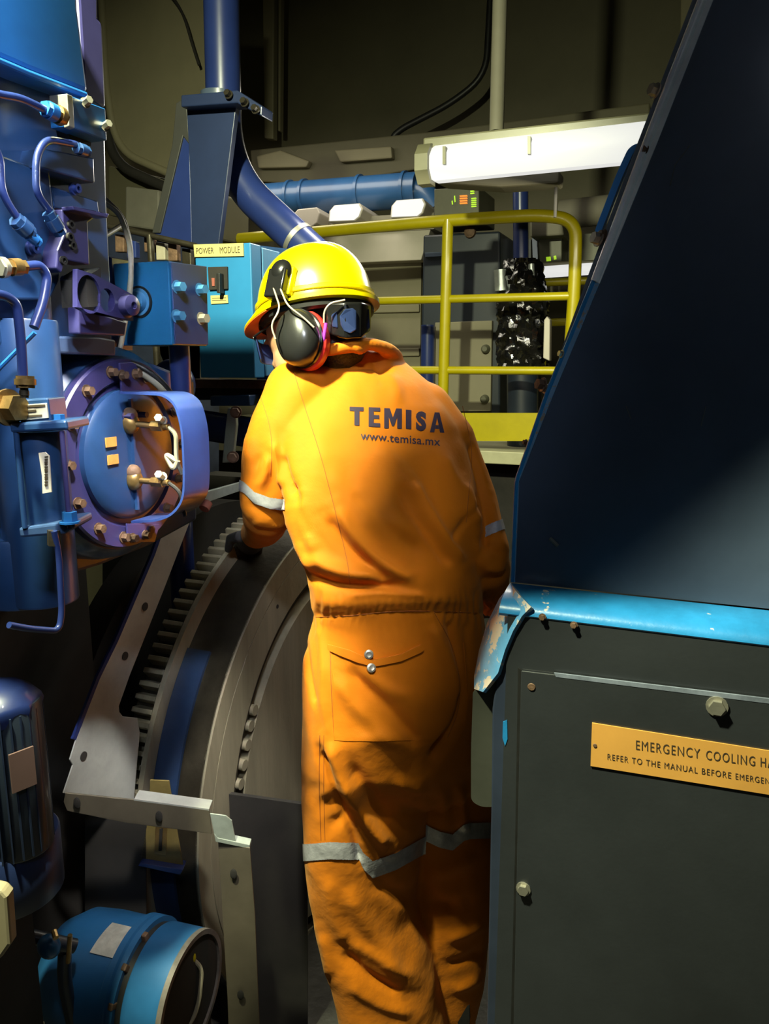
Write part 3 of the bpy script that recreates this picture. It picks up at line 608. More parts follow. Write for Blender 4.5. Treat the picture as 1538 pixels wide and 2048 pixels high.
MB().prism([gp(*p) for p in ((130, 1586), (268, 1600), (418, 1620), (424, 1668), (250, 1646), (134, 1622), (127, 1604))], HEAD * .004).build('cross_strip', mat('guard_shaded', (.13, .11, .08), .5, .4, .2, 8), t, smooth=False, bev=.001)
MB().prism([gp(*p) for p in ((268, 1598), (418, 1618), (418, 1622), (268, 1602))], HEAD * .03).build('folded_edge', guardm, t, smooth=False)
MB().prism([gp(*p) + HEAD * -.002 for p in ((420, 1626), (452, 1630), (464, 1640), (472, 1682), (436, 1678), (428, 1664))], HEAD * .003).build('corner_bracket', galv, t, smooth=False, bev=.001)
MB().prism([gp(*p) + HEAD * -.003 for p in ((428, 1664), (436, 1674), (500, 1688), (500, 1696), (432, 1682))], HEAD * .02).build('corner_flange', galv, t, smooth=False, bev=.001)
MB().prism([at(x, y, Db + .04) for x, y in ((436, 1684), (500, 1696), (510, 1830), (520, 2080), (522, 2200), (462, 2200), (455, 2000))], HEAD * .004).build('upright_strip', MATS['guard_shaded'], t, smooth=False, bev=.001)
for x, y, D_ in ((154, 1606, Db), (318, 1633, Db + .02), (467, 1748, Db + .038), (481, 1990, Db + .038)):
    p = at(x, y, D_ - .003); MB().ball(p, .0085, (.8, .2, 1.35), 2, Matrix.Rotation(YAW, 3, 'Z')).build('slot_hole', darkm, t)
MB().prism([on(x, y, 0, XG - .02) for x, y in ((404, 986), (492, 962), (492, 978), (410, 1006))], (-.01, 0, 0)).build('upper_strip', galv, t, smooth=False, bev=.001)
MB().tube(oX(XG - .01, (408, 1018), (415, 1005)), .012, 12).build('rubber_stop', orng2 := mat('faded_red', (.25, .07, .05), .6), t)
t = thing('timing_pointer', at(335, 1735, 1.385), 'dull brass coloured pointer bracket with a slotted plate behind the guard frame', 'bracket')
MB().prism([at(x, y, 1.385) for x, y in ((300, 1560), (338, 1562), (352, 1650), (367, 1738), (278, 1724), (296, 1640))], HEAD * .004).build('plate', mat('pointer_olive', (.20, .15, .05), .45, .3, .3), t, smooth=False, bev=.001)
MB().prism([at(x, y, 1.380) for x, y in ((311, 1650), (334, 1652), (332, 1712), (308, 1708))], HEAD * .004).build('slotted_plate', brass, t, smooth=False, bev=.001)
MB().prism([at(x, y, 1.377) for x, y in ((319, 1658), (325, 1658), (323, 1702), (317, 1702))], HEAD * .002).build('slot', darkm, t, smooth=False)
MB().prism([at(x, y, 1.370) for x, y in ((280, 1726), (366, 1740), (360, 1750), (276, 1732))], HEAD * .03).build('foot_flange', pipeb, t, smooth=False, bev=.001)
tag(MB().prism([at(x, y, 1.62) for x, y in ((400, 1812), (440, 1815), (575, 1824), (570, 1840), (440, 1842), (405, 1830))], HEAD * .02).build('angle_bar', olive, smooth=False, bev=.002), 'short dull horizontal bar low behind the guard upright', 'bar')

# ================================================================== BETWEEN: JUNCTION BOX, POWER CABINET, PIPES
YJ = 1.07
t = thing('junction_box', on(280, 690, 1, YJ), 'light blue junction box with a round gland in front and four side bolts', 'junction box')
f = oY(YJ, (226, 529), (336, 521), (346, 690), (228, 690)); fx = f[1].x; zt, zb = f[1].z, f[2].z
f = [V((f[0].x, YJ, zt)), V((fx, YJ, zt)), V((fx, YJ, zb)), V((f[0].x, YJ, zb))]
dep = on(411, 610, 0, fx).y - YJ
MB().prism(f, (0, dep, 0)).build('body', cyan, t, smooth=False, bev=.002)
MB().prism(oX(fx + .001, (340, 524), (411, 533), (414, 690), (348, 688)), (.003, 0, 0)).build('side_cover', eng2 := mat('side_cover_blue', (.02, .05, .17), .6, 0, .12, 5), t, smooth=False, bev=.001)
for x, y, m in ((353, 574, cyanl), (398, 579, cyanl), (352, 632, cyanl), (401, 637, wire)): MB().hexb(on(x, y, 0, fx + .004), (1, -.2, 0), .008, .016).build('bolt', m, t)
c = on(279, 604, 1, YJ); MB().lathe(c, (0, -1, 0), [(0, .022), (.003, .022), (.003, .017), (.014, .016), (.015, .008), (.005, .007)], 32).build('gland', cyanl, t)
MB().lathe(c + V((0, .0, 0)), (0, -1, 0), [(0, .026), (.002, .026), (.002, .02)], 32).build('gland_seal', rub, t)
MB().prism(oY(YJ + .004, (212, 512), (224, 516), (226, 700), (216, 690)), (0, .05, 0)).build('back_plate', pipeb, t, smooth=False)
MB().cyl(on(358, 690, 1, YJ + .06), on(366, 830, 1, YJ + .06), .018).build('support_leg', pipeb, t)
YP = 1.72
t = thing('power_cabinet', on(440, 756, 1, YP), 'tall light blue cabinet with a yellow sign and a black rotary switch', 'cabinet')
f = oY(YP, (389, 492), (501, 485), (503, 756), (392, 752)); zt = f[1].z; zb = f[2].z
MB().prism([V((f[0].x, YP, zt)), V((f[1].x, YP, zt)), V((f[1].x, YP, zb)), V((f[0].x, YP, zb))], (0, .05, 0)).build('door', cyan, t, smooth=False, bev=.003)
MB().prism([V((f[0].x, YP + .055, zt - .004)), V((f[1].x + .001, YP + .055, zt - .004)), V((f[1].x + .001, YP + .055, zb + .004)), V((f[0].x, YP + .055, zb + .004))], (0, .09, 0)).build('body', cyanl, t, smooth=False, bev=.003)
s = MB().prism(oY(YP - .004, (387, 489), (486, 486), (487, 512), (389, 514)), (0, .003, 0)).build('sign_plate', plt, t, smooth=False)
a = on(393, 508, 1, YP - .004); lettering('lettering', 'POWER', s, a, on(428, 507, 1, YP - .004) - a, (0, 0, (on(393, 496, 1, YP - .004) - a).z), (0, -1, 0), .0008, .0)
a = on(440, 507, 1, YP - .004); lettering('lettering', 'MODULE', s, a, on(480, 505.5, 1, YP - .004) - a, (0, 0, (on(440, 494, 1, YP - .004) - a).z), (0, -1, 0), .0008, .0)
sw = MB().prism(oY(YP - .006, (415, 534), (454, 533), (455, 578), (418, 580)), (0, .006, 0)).build('switch_plate', darkm, t, smooth=False, bev=.001)
MB().prism(oY(YP - .025, (432, 546), (439, 546), (440, 586), (433, 586)), (0, .02, 0)).build('switch_handle', rub, sw, smooth=False, bev=.002)
MB().prism(oY(YP - .008, (423, 556), (429, 556), (429, 572), (424, 572)), (0, .003, 0)).build('switch_mark', orng2, sw, smooth=False)
s = MB().prism(oY(YP - .003, (421, 591), (455, 590), (456, 606), (422, 608)), (0, .002, 0)).build('small_label', plt, t, smooth=False)
for y in (596, 601): MB().prism(oY(YP - .0035, (424, y), (452, y - 1), (452, y), (424, y + 1)), (0, .001, 0)).build('label_mark', ink, s, smooth=False)
tag(MB().prism(oY(1.95, (512, 490), (600, 500), (600, 790), (512, 790)), (0, .08, 0)).build('blue_upright', eng, smooth=False, bev=.004), 'deep blue upright sheet between the power cabinet and the worker', 'upright')
tag(MB().prism(oY(2.3, (318, 640), (402, 640), (402, 760), (318, 760)), (0, .05, 0)).build('backing_plate', darkm, smooth=False), 'dark backing plate seen under the junction box', 'plate')
# rail with clutter behind the junction box
t = thing('pipe_rail', on(300, 480, 1, 1.85), 'dark rusty rail with small fittings above the junction box', 'rail')
MB().cyl(on(214, 452, 1, 1.85), on(392, 492, 1, 1.85), .008, seg=12).build('rail', dsteel, t)
_p = on(300, 470, 1, 1.85); MB().cyl(_p, V((_p.x, _p.y, 0)), .01, seg=12).build('rail_post', dsteel, t)
for i, (x, y, m) in enumerate(((238, 480, rust), (262, 492, pipeb), (296, 480, rust), (320, 496, wire), (344, 498, rust), (372, 508, dsteel))):
    MB().prism(oY(1.87, (x - 9, y - 12), (x + 9, y - 10), (x + 10, y + 24), (x - 8, y + 24)), (0, .02, 0)).build('fitting', m, t, smooth=False, bev=.003)
t = thing('rusty_beam', on(460, 790, 1, 1.82), 'rust brown beam running under the power cabinet', 'beam')
MB().prism(oY(1.80, (378, 758), (560, 762), (560, 778), (380, 776)), (0, .08, 0)).build('upper_flange', rust, t, smooth=False, bev=.002)
MB().prism(oY(1.84, (378, 776), (560, 778), (560, 800), (380, 800)), (0, .05, 0)).build('web', darkm, t, smooth=False, bev=.002)
t = thing('coolant_pipe', on(440, 900, 1, 1.8), 'horizontal blue pipe behind the round cover, below the power cabinet', 'pipe')
MB().cyl(on(392, 848, 1, 1.8), on(560, 874, 1, 1.8), .042).build('pipe', pipeb, t)
MB().prism(oY(1.74, (420, 792), (498, 790), (500, 812), (420, 812)), (0, .05, 0)).build('saddle', eng, t, smooth=False, bev=.003)
t = thing('link_arm', on(455, 925, 1, 1.62), 'pale grey link arm with a bolt at each end beside the worker elbow', 'bracket')
MB().prism(oY(1.62, (455, 816), (470, 816), (472, 850), (464, 925), (444, 926), (450, 860)), (0, .012, 0)).build('arm', MATS['worn_arm'] if 'worn_arm' in MATS else mat('worn_arm', (.22, .24, .18), .5, .2, .2), t, smooth=False, bev=.002)
for x, y in ((472, 824), (466, 914)): MB().hexb(on(x, y, 1, 1.615), (.4, -1, 0), .011, .018).build('bolt', rust, t)
_p = on(345, 770, 1, 1.5)
tag(MB().ball(_p, .06, (1, .6, 1)).cyl(_p, V((_p.x, _p.y, 0)), .03).build('blue_dome', pipeb), 'blue dome shaped housing glimpsed behind the round cover', 'housing')
# vertical pipe, bend and its stand
t = thing('exhaust_pipe', on(600, 500, 1, 2.1), 'thick blue pipe coming down from above and bending towards the yellow hard hat', 'pipe')
YV = 2.1
P = fillet(oY(YV, (441, -80), (446, 120), (452, 360)), .1)
PP = oY(YV, (441, -80), (450, 345), (640, 520))
MB().tube(fillet(PP, .16, 14), .0515, 40).build('pipe', pipeb, t)
a, b = on(433, 187, 1, YV), on(434, 197, 1, YV); 
MB().tube([on(441, 188, 1, YV), on(441, 200, 1, YV)], .058, 36).build('flange', navy2, t)
d = (PP[2] - PP[1]).normalized(); MB().tube([PP[2] - d * .10, PP[2] - d * .085], .054, 36).build('weld_ring', steel, t)
t = thing('pipe_stand', on(380, 490, 1, 1.95), 'tall tapered dark blue gusset stand carrying the thick pipe', 'stand')
MB().prism(oY(1.97, (372, 194), (474, 198), (456, 340), (437, 492), (384, 490), (379, 330)), (0, .02, 0)).build('front_plate', st := mat('stand_blue', (.012, .022, .066), .42, 0, .18, 4, coat=.2), t, smooth=False, bev=.002)
MB().prism(oY(1.99, (366, 272), (379, 288), (384, 490), (306, 472)), (0, .012, 0)).build('side_gusset', pipeb, t, smooth=False, bev=.002)
MB().prism(oY(1.985, (352, 206), (372, 194), (379, 290), (366, 272), (320, 466), (304, 466), (344, 290)), (0, .05, 0)).build('gusset_edge', rub2 := mat('edge_dark', (.03, .03, .028), .5), t, smooth=False, bev=.002)
MB().prism(oY(1.93, (362, 190), (474, 180), (524, 212), (523, 232), (474, 206), (362, 214)), (0, .06, 0)).build('clamp_arm', st, t, smooth=False, bev=.003)
for x, y in ((458, 190), (490, 206), (512, 220)): MB().hexb(on(x, y, 1, 1.925), (0, -1, .3), .009, .014).build('bolt', dsteel, t)
MB().prism(oY(2.02, (300, 468), (392, 492), (392, 500), (300, 480)), (0, .05, 0)).build('foot', st, t, smooth=False)

# ================================================================== ENCLOSURE ON THE RIGHT
YC = 1.137
t = thing('generator_enclosure', V((.15, 1.15, 0)), 'large dark blue enclosure with a slanted upper panel and worn ledge coloured bright blue for top light', 'enclosure')
C0 = oY(YC, (1029, 962), (1022, 1164), (1620, 1226), (1700, 1200), (1700, -200), (1478, -200), (1396, 0), (1180, 560), (1090, 785))
MB().prism(C0, (0, .02, 0)).build('upper_panel', navy2, t, smooth=False)
# folded edge of the sheet, running along the slanted side
edge = [(1478, -200), (1398, 0), (1290, 280), (1184, 562), (1092, 785), (1030, 962), (1022, 1164)]
E1 = oY(YC - .004, *edge)
mb = MB(); rings = []
for i, p in enumerate(E1):
    tt = (E1[min(i + 1, len(E1) - 1)] - E1[max(i - 1, 0)]).normalized(); n = V((tt.z, 0, -tt.x))
    if n.x < 0: n = -n
    wv = .016 if i < 3 else (.011 if i < 5 else .006)
    rings.append([p, p + n * wv, p + n * wv + V((0, .006, 0)), p + V((0, .03, 0))])
mb.loft(rings[:4]).build('edge_trim', mat('edge_lamp_glint', (.85, .87, .92), .3, .0, .15, 20, .03, 60, chips=(.3, .4, .55), chip_amt=.66, chip_scale=40), t, smooth=False)  # near-white colour paints the tube lamp highlight on the upper trim
mb = MB(); mb.loft(rings[3:]).build('edge_trim', mat('edge_blue', (.22, .42, .66), .28, .35, .2, 20, .03, 60, chips=(.42, .34, .26), chip_amt=.58, chip_scale=40), t, smooth=False)
rings = []
for i, p in enumerate(E1[:-1]):
    tt = (E1[i + 1] - E1[max(i - 1, 0)]).normalized(); n = V((tt.z, 0, -tt.x)); n = n if n.x > 0 else -n
    wv = .011 if i < 4 else .003
    rings.append([p + V((0, .02, 0)), p - n * wv + V((0, .02, 0)), p - n * wv + V((0, .03, 0)), p + V((0, .03, 0))])
MB().tube(fillet([p + V((.004, .002, 0)) for p in E1[:4]], .02), .0062, 12).build('edge_bead', MATS['edge_lamp_glint'], t)
MB().tube(fillet([p + V((.002, .002, 0)) for p in E1[3:]], .01), .0036, 12).build('edge_bead', rimb, t)
MB().loft(rings).build('edge_flange', mat('edge_grey', (.16, .19, .22), .4, .3, .3, 30), t, smooth=False)
for x, y, r, m in ((1312, 182, .012, steel), (1292, 300, .007, rust), (1198, 478, .013, steel), (1208, 470, .009, rust), (1124, 708, .007, steel), (1086, 770, .013, rust), (1092, 778, .009, steel), (1052, 885, .006, rust)):
    MB().hexb(on(x, y, 1, YC + (.01 if x not in (1292, 1124) else -.004)), (-.7, -.6, .2), r * .62, r * .8).build('edge_bolt', m, t)
P = fillet(oY(YC + .02, (1290, 300), (1278, 290), (1262, 300), (1238, 352), (1196, 462), (1198, 474), (1210, 480)), .012, 5)
rings = []
for i, p in enumerate(P):
    tt = (P[min(i + 1, len(P) - 1)] - P[max(i - 1, 0)]).normalized(); n = V((tt.z, 0, -tt.x)) * (.003 + .0015 * min(1, i / 10))
    rings.append([p + n, p - n, p - n + V((0, .018, 0)), p + n + V((0, .018, 0))])
MB().loft(rings).build('handle', mat('handle_blue', (.05, .30, .75), .35, 0, .1, coat=.3), t, smooth=False, bev=.001)
for pts in (((1252, 812), (1262, 838)), ((1412, 812), (1402, 852)), ((1380, 290), (1350, 330), (1340, 372)), ((1100, 1076), (1116, 1092))):
    P = oY(YC - .0006, *pts); MB().tube(P, .0005 if pts[0][0] != 1100 else .003, 6).build('scratch', MATS['scratch'] if 'scratch' in MATS else mat('scratch', (.14, .14, .12), .6), t)
# ledge, the rounded shoulder of the lower body, coloured as catching top light
YL = YC - .075
top = oY(YC - .002, (1022, 1166), (1620, 1228)); z_top = top[0].z
zl = on(1300, 1262, 1, YL).z
xl = on(1040, 1240, 1, YL).x
prof = []
for i in range(9):
    a = i / 8 * pi / 2; prof.append((YC - .002 - .073 * sin(a), zl + (z_top - zl) * cos(a)))
x_l = top[0].x; x_r = 1.0
MB().loft([[V((x, y, z)) for y, z in prof] + [V((x, y + .004, z - .005)) for y, z in prof[::-1]] for x in (x_l - .001, x_r)]).build('ledge', rimb, t)
MB().prism([V((x_l + .012, YL + .002, zl)), V((x_r, YL + .002, zl)), V((x_r, YL + .002, 0.02)), V((x_l + .012, YL + .002, 0.02))], (0, .06, 0)).build('lower_face', navy3, t, smooth=False)
# curled rim at the left end of the ledge
RP = [(1022, 1166), (998, 1198), (974, 1246), (958, 1300), (948, 1352), (948, 1378)]
RQ = [(1062, 1214), (1044, 1232), (1026, 1262), (1010, 1300), (996, 1346), (966, 1384)]
A = oY(YC - .004, *RP); Bq = oY(YL - .004, *RQ)
mb = MB(); rings = []
for i in range(6):
    a, b = A[i], Bq[i]; mid = (a + b) / 2 + V((-.004, -.010, .006))
    rings.append([a, mid, b, b + V((.003, .006, -.004)), mid + V((.004, .006, -.004)), a + V((.004, .004, -.003))])
mb.loft(rings).build('curled_rim', mat('worn_toplit_rim', (.12, .36, .68), .3, .25, .25, 12, .08, 60, chips=(.62, .56, .50), chip_amt=.50, chip_scale=22), t)  # pale blue paints light caught by the rim; chips are bared metal
MB().prism(fillet(oY(YL + .02, (1010, 1262), (985, 1300), (962, 1385), (946, 1380), (942, 1500), (942, 1602), (962, 1614), (1000, 1614)), .012, 5), (0, .012, 0)).build('side_flange', mat('flange_olive', (.05, .052, .042), .45, .1, .2), t, smooth=False)
MB().prism(oY(YL + .004, (1000, 1290), (1042, 1212), (1060, 1212), (1044, 1500), (1030, 2100), (972, 2100), (982, 1612), (984, 1420)), (0, .055, 0)).build('corner_post', MATS['post_paint'] if 'post_paint' in MATS else mat('post_paint', (.022, .03, .052), .4, 0, .25, 5, chips=(.08, .07, .05), chip_amt=.72), t, smooth=False, bev=.003)
MB().prism(oY(YL + .001, (1006, 1444), (1014, 1440), (1015, 1478), (1010, 1492), (1005, 1476)), (0, .003, 0)).build('paint_chip', rimb, t, smooth=False)
# access panel
AP = oY(YL - .004, (1042, 1342), (1640, 1412), (1640, 2200), (1024, 2200), (1034, 1700))
ap = MB().prism(AP, (0, .004, 0)).build('access_panel', navy3, t, smooth=False, bev=.001)
MB().prism(oY(YL - .0045, (1108, 1346), (1640, 1410), (1640, 1420), (1112, 1354)), (0, .003, 0)).build('panel_edge', mat('edge_worn', (.20, .23, .30), .4, .3, .35, 30), t, smooth=False)
MB().prism(oY(YL - .0035, (1036, 1336), (1043, 1340), (1036, 1700), (1026, 2200), (1018, 2200), (1030, 1700)), (0, .002, 0)).build('panel_gap', rub, t, smooth=False)
for x, y, r in ((1434, 1412, .0105), (1047, 1777, .0085)):
    MB().hexb(on(x, y, 1, YL - .004), (0, -1, 0), r, r * .9).build('panel_bolt', steel, t)
MB().lathe(on(1063, 1374, 1, YL - .0045), (0, -1, 0), [(0, .006), (.001, .005), (.001, .001)], 16).build('screw_hole', rust, t)
for x, y in ((1085, 1234), (1148, 1250)): MB().hexb(on(x, y, 1, YL - .001), (0, -1, 0), .004, .005).build('ledge_screw', rust, t)
s = MB().prism(oY(YL - .0065, (1184, 1446), (1640, 1518), (1640, 1606), (1181, 1532)), (0, .002, 0)).build('sign_plate', plto, t, smooth=False)
Ys = YL - .0065
def signtext(txt, x0, yb, x1, yb1, hpx):
    a = on(x0, yb, 1, Ys); b = on(x1, yb1, 1, Ys); h_ = (on(x0, yb - hpx, 1, Ys) - a)
    lettering('lettering', txt, s, a, b - a, h_, (0, -1, 0), .0005, .0, 1.2)
signtext('EMERGENCY', 1272, 1499, 1400, 1517, 19)
signtext('COOLING', 1412, 1519, 1510, 1532, 19)
signtext('HATCH', 1521, 1533, 1590, 1543, 19)
signtext('REFER TO THE MANUAL BEFORE', 1215, 1519, 1462, 1557, 12)
signtext('EMERGENCY', 1471, 1558, 1562, 1572, 12)
MB().lathe(on(1190, 1491, 1, Ys), (0, -1, 0), [(0, .003), (.001, .0025), (.001, .0005)], 12).build('rivet', rust, s)
MB().bx(x_l + .03, 1.0, YC + .03, 1.9, 0.0, .6).build('base', darkm, t, smooth=False)

# ================================================================== THE WORKER
WK = thing('person', V((at(760, 1220, 1.45).x, at(760, 1220, 1.45).y, 0)), 'person seen from behind in orange coveralls and a yellow hard hat, leaning over the flywheel', 'person')
orangem = mat('coverall_orange', (.56, .155, .005), .62, 0, .10, 5, spec=.12)
_nt = orangem.node_tree; _b = _nt.nodes['Principled BSDF']
_b.inputs['Sheen Weight'].default_value = .15; _b.inputs['Sheen Tint'].default_value = (1, .7, .3, 1)
_tc = _nt.nodes.new('ShaderNodeTexCoord'); _wv = _nt.nodes.new('ShaderNodeTexWave'); _wv.inputs['Scale'].default_value = 260; _wv.bands_direction = 'DIAGONAL'
_n = _nt.nodes.new('ShaderNodeTexNoise'); _n.inputs['Scale'].default_value = 22; _n.inputs['Detail'].default_value = 5
_nt.links.new(_tc.outputs['Object'], _wv.inputs[0]); _nt.links.new(_tc.outputs['Object'], _n.inputs[0])
_m = _nt.nodes.new('ShaderNodeMath'); _m.operation = 'MULTIPLY_ADD'; _m.inputs[1].default_value = .04
_nt.links.new(_wv.outputs['Fac'], _m.inputs[0]); _nt.links.new(_n.outputs['Fac'], _m.inputs[2])
_bp = _nt.nodes.new('ShaderNodeBump'); _bp.inputs['Strength'].default_value = .35; _bp.inputs['Distance'].default_value = .012
_nt.links.new(_m.outputs[0], _bp.inputs['Height']); _nt.links.new(_bp.outputs[0], _b.inputs['Normal'])
seamm = mat('seam_thread', (.30, .08, .005), .8)
skin = mat('skin', (.50, .27, .15), .5, 0, .1, 20, spec=.4)
hairm = mat('dark_hair', (.008, .006, .006), .45, 0, .3, 80, .4, 200)
bandm = mat('reflective_band', (.40, .40, .42), .35, .15, .18, 60, .1, 120)
glove = mat('black_glove', (.02, .018, .016), .6, 0, .3, 40)

# ---- coverall -----------------------------------------------------
SHEAR = .26
def ellring(y, xl, xr, D, k, seg=40, yl=None, yr=None, sq=2.3, sh=None):
    """cross-section through two silhouette points; k = depth / width; the back is turned a little to the right"""
    a = at(xl, y if yl is None else yl, D); b = at(xr, y if yr is None else yr, D); c = (a + b) / 2; u = (b - a) / 2; v = HEAD * (u.length * k)
    sh = SHEAR if sh is None else sh; out = []
    for i in range(seg):
        t_ = 2 * pi * i / seg; cc, ss = cos(t_), sin(t_); cx = math.copysign(abs(cc) ** (2 / sq), cc)
        out.append(c + u * cx + v * math.copysign(abs(ss) ** (2 / sq), ss) + HEAD * (u.length * sh * cx))
    return out
mb = MB()
# trunk: from the collar down to the waist
mb.loft([ellring(*r) for r in (
    (692, 655, 750, 1.62, .85), (704, 620, 785, 1.61, .75), (720, 590, 806, 1.60, .62), (740, 566, 832, 1.59, .58), (770, 550, 864, 1.57, .58), (810, 542, 900, 1.55, .58),
    (850, 548, 922, 1.53, .60), (900, 560, 938, 1.505, .62), (960, 572, 950, 1.485, .64), (1020, 588, 960, 1.465, .66), (1080, 603, 963, 1.455, .68),
    (1130, 614, 962, 1.445, .72), (1165, 622, 966, 1.44, .73), (1195, 628, 966, 1.445, .70), (1222, 630, 968, 1.445, .68), (1240, 625, 972, 1.45, .70),
    (1290, 614, 975, 1.45, .74), (1350, 610, 980, 1.445, .78), (1420, 609, 984, 1.44, .80), (1490, 608, 986, 1.445, .76), (1560, 612, 980, 1.455, .60), (1590, 640, 960, 1.46, .45))])
# legs
mb.loft([ellring(*r) for r in (
    (1420, 612, 850, 1.44, .95), (1500, 608, 868, 1.44, .95), (1560, 608, 868, 1.44, .92), (1620, 609, 862, 1.44, .90), (1690, 612, 848, 1.44, .88), (1760, 620, 838, 1.44, .86), (1820, 630, 838, 1.44, .85),
    (1880, 646, 858, 1.44, .85), (1930, 660, 870, 1.44, .84), (1990, 672, 882, 1.44, .84), (2048, 683, 893, 1.44, .84), (2095, 690, 898, 1.44, .88))])
mb.loft([ellring(*r) for r in (
    (1400, 810, 985, 1.50, 1.0), (1500, 812, 990, 1.51, 1.0), (1600, 815, 996, 1.52, .95), (1700, 822, 998, 1.53, .92), (1780, 826, 994, 1.53, .90), (1850, 830, 985, 1.53, .90),
    (1920, 838, 976, 1.53, .90), (1980, 850, 966, 1.53, .95), (2040, 858, 953, 1.53, 1.0), (2058, 860, 952, 1.53, 1.0))])
# arms: upper arms, elbows, forearms reaching forward
def arm(pts):
    mb.tube([at(x, y, d) for x, y, d, r in pts], [r for *_, r in pts], 24)
    for x, y, d, r in pts[1:-1]: mb.ball(at(x, y, d), r * .995, sub=3)
    mb.ball(at(*pts[0][:3]), pts[0][3], sub=3)
arm([(594, 792, 1.50, .066), (566, 858, 1.48, .066), (544, 930, 1.465, .060), (532, 1000, 1.46, .050), (534, 1030, 1.48, .046), (530, 1052, 1.55, .042), (512, 1068, 1.68, .036)])
arm([(850, 822, 1.60, .060), (892, 884, 1.58, .062), (924, 960, 1.56, .058), (948, 1040, 1.53, .054), (968, 1108, 1.48, .050), (974, 1140, 1.50, .047), (980, 1180, 1.60, .040), (982, 1205, 1.70, .034)])
# collar
cc = [at(x, y, d) for x, y, d in ((606, 722, 1.50), (645, 704, 1.49), (695, 693, 1.49), (745, 688, 1.52), (784, 704, 1.58), (792, 718, 1.64), (745, 700, 1.71), (660, 705, 1.70), (606, 722, 1.60))]
cc2 = []
for i in range(len(cc)):
    for k in range(4):
        p0, p1, p2, p3 = cc[i - 1], cc[i], cc[(i + 1) % len(cc)], cc[(i + 2) % len(cc)]; t_ = k / 4
        cc2.append(.5 * ((2 * p1) + (p2 - p0) * t_ + (2 * p0 - 5 * p1 + 4 * p2 - p3) * t_ ** 2 + (3 * p1 - p0 - 3 * p2 + p3) * t_ ** 3))
mb.tube(cc2, .013, 12, closed=True)
o = mb.build('coverall_raw', orangem)
rm = o.modifiers.new('r', 'REMESH'); rm.mode = 'VOXEL'; rm.voxel_size = .0046; rm.use_smooth_shade = True
sm = o.modifiers.new('s', 'SMOOTH'); sm.factor = .5; sm.iterations = 9
dg = bpy.context.evaluated_depsgraph_get(); dg.update(); me = bpy.data.meshes.new_from_object(o.evaluated_get(dg)); offw = V(o.location)
bpy.data.objects.remove(o)
bm = bmesh.new(); bm.from_mesh(me); bmesh.ops.translate(bm, verts=bm.verts, vec=offw); bm.normal_update()
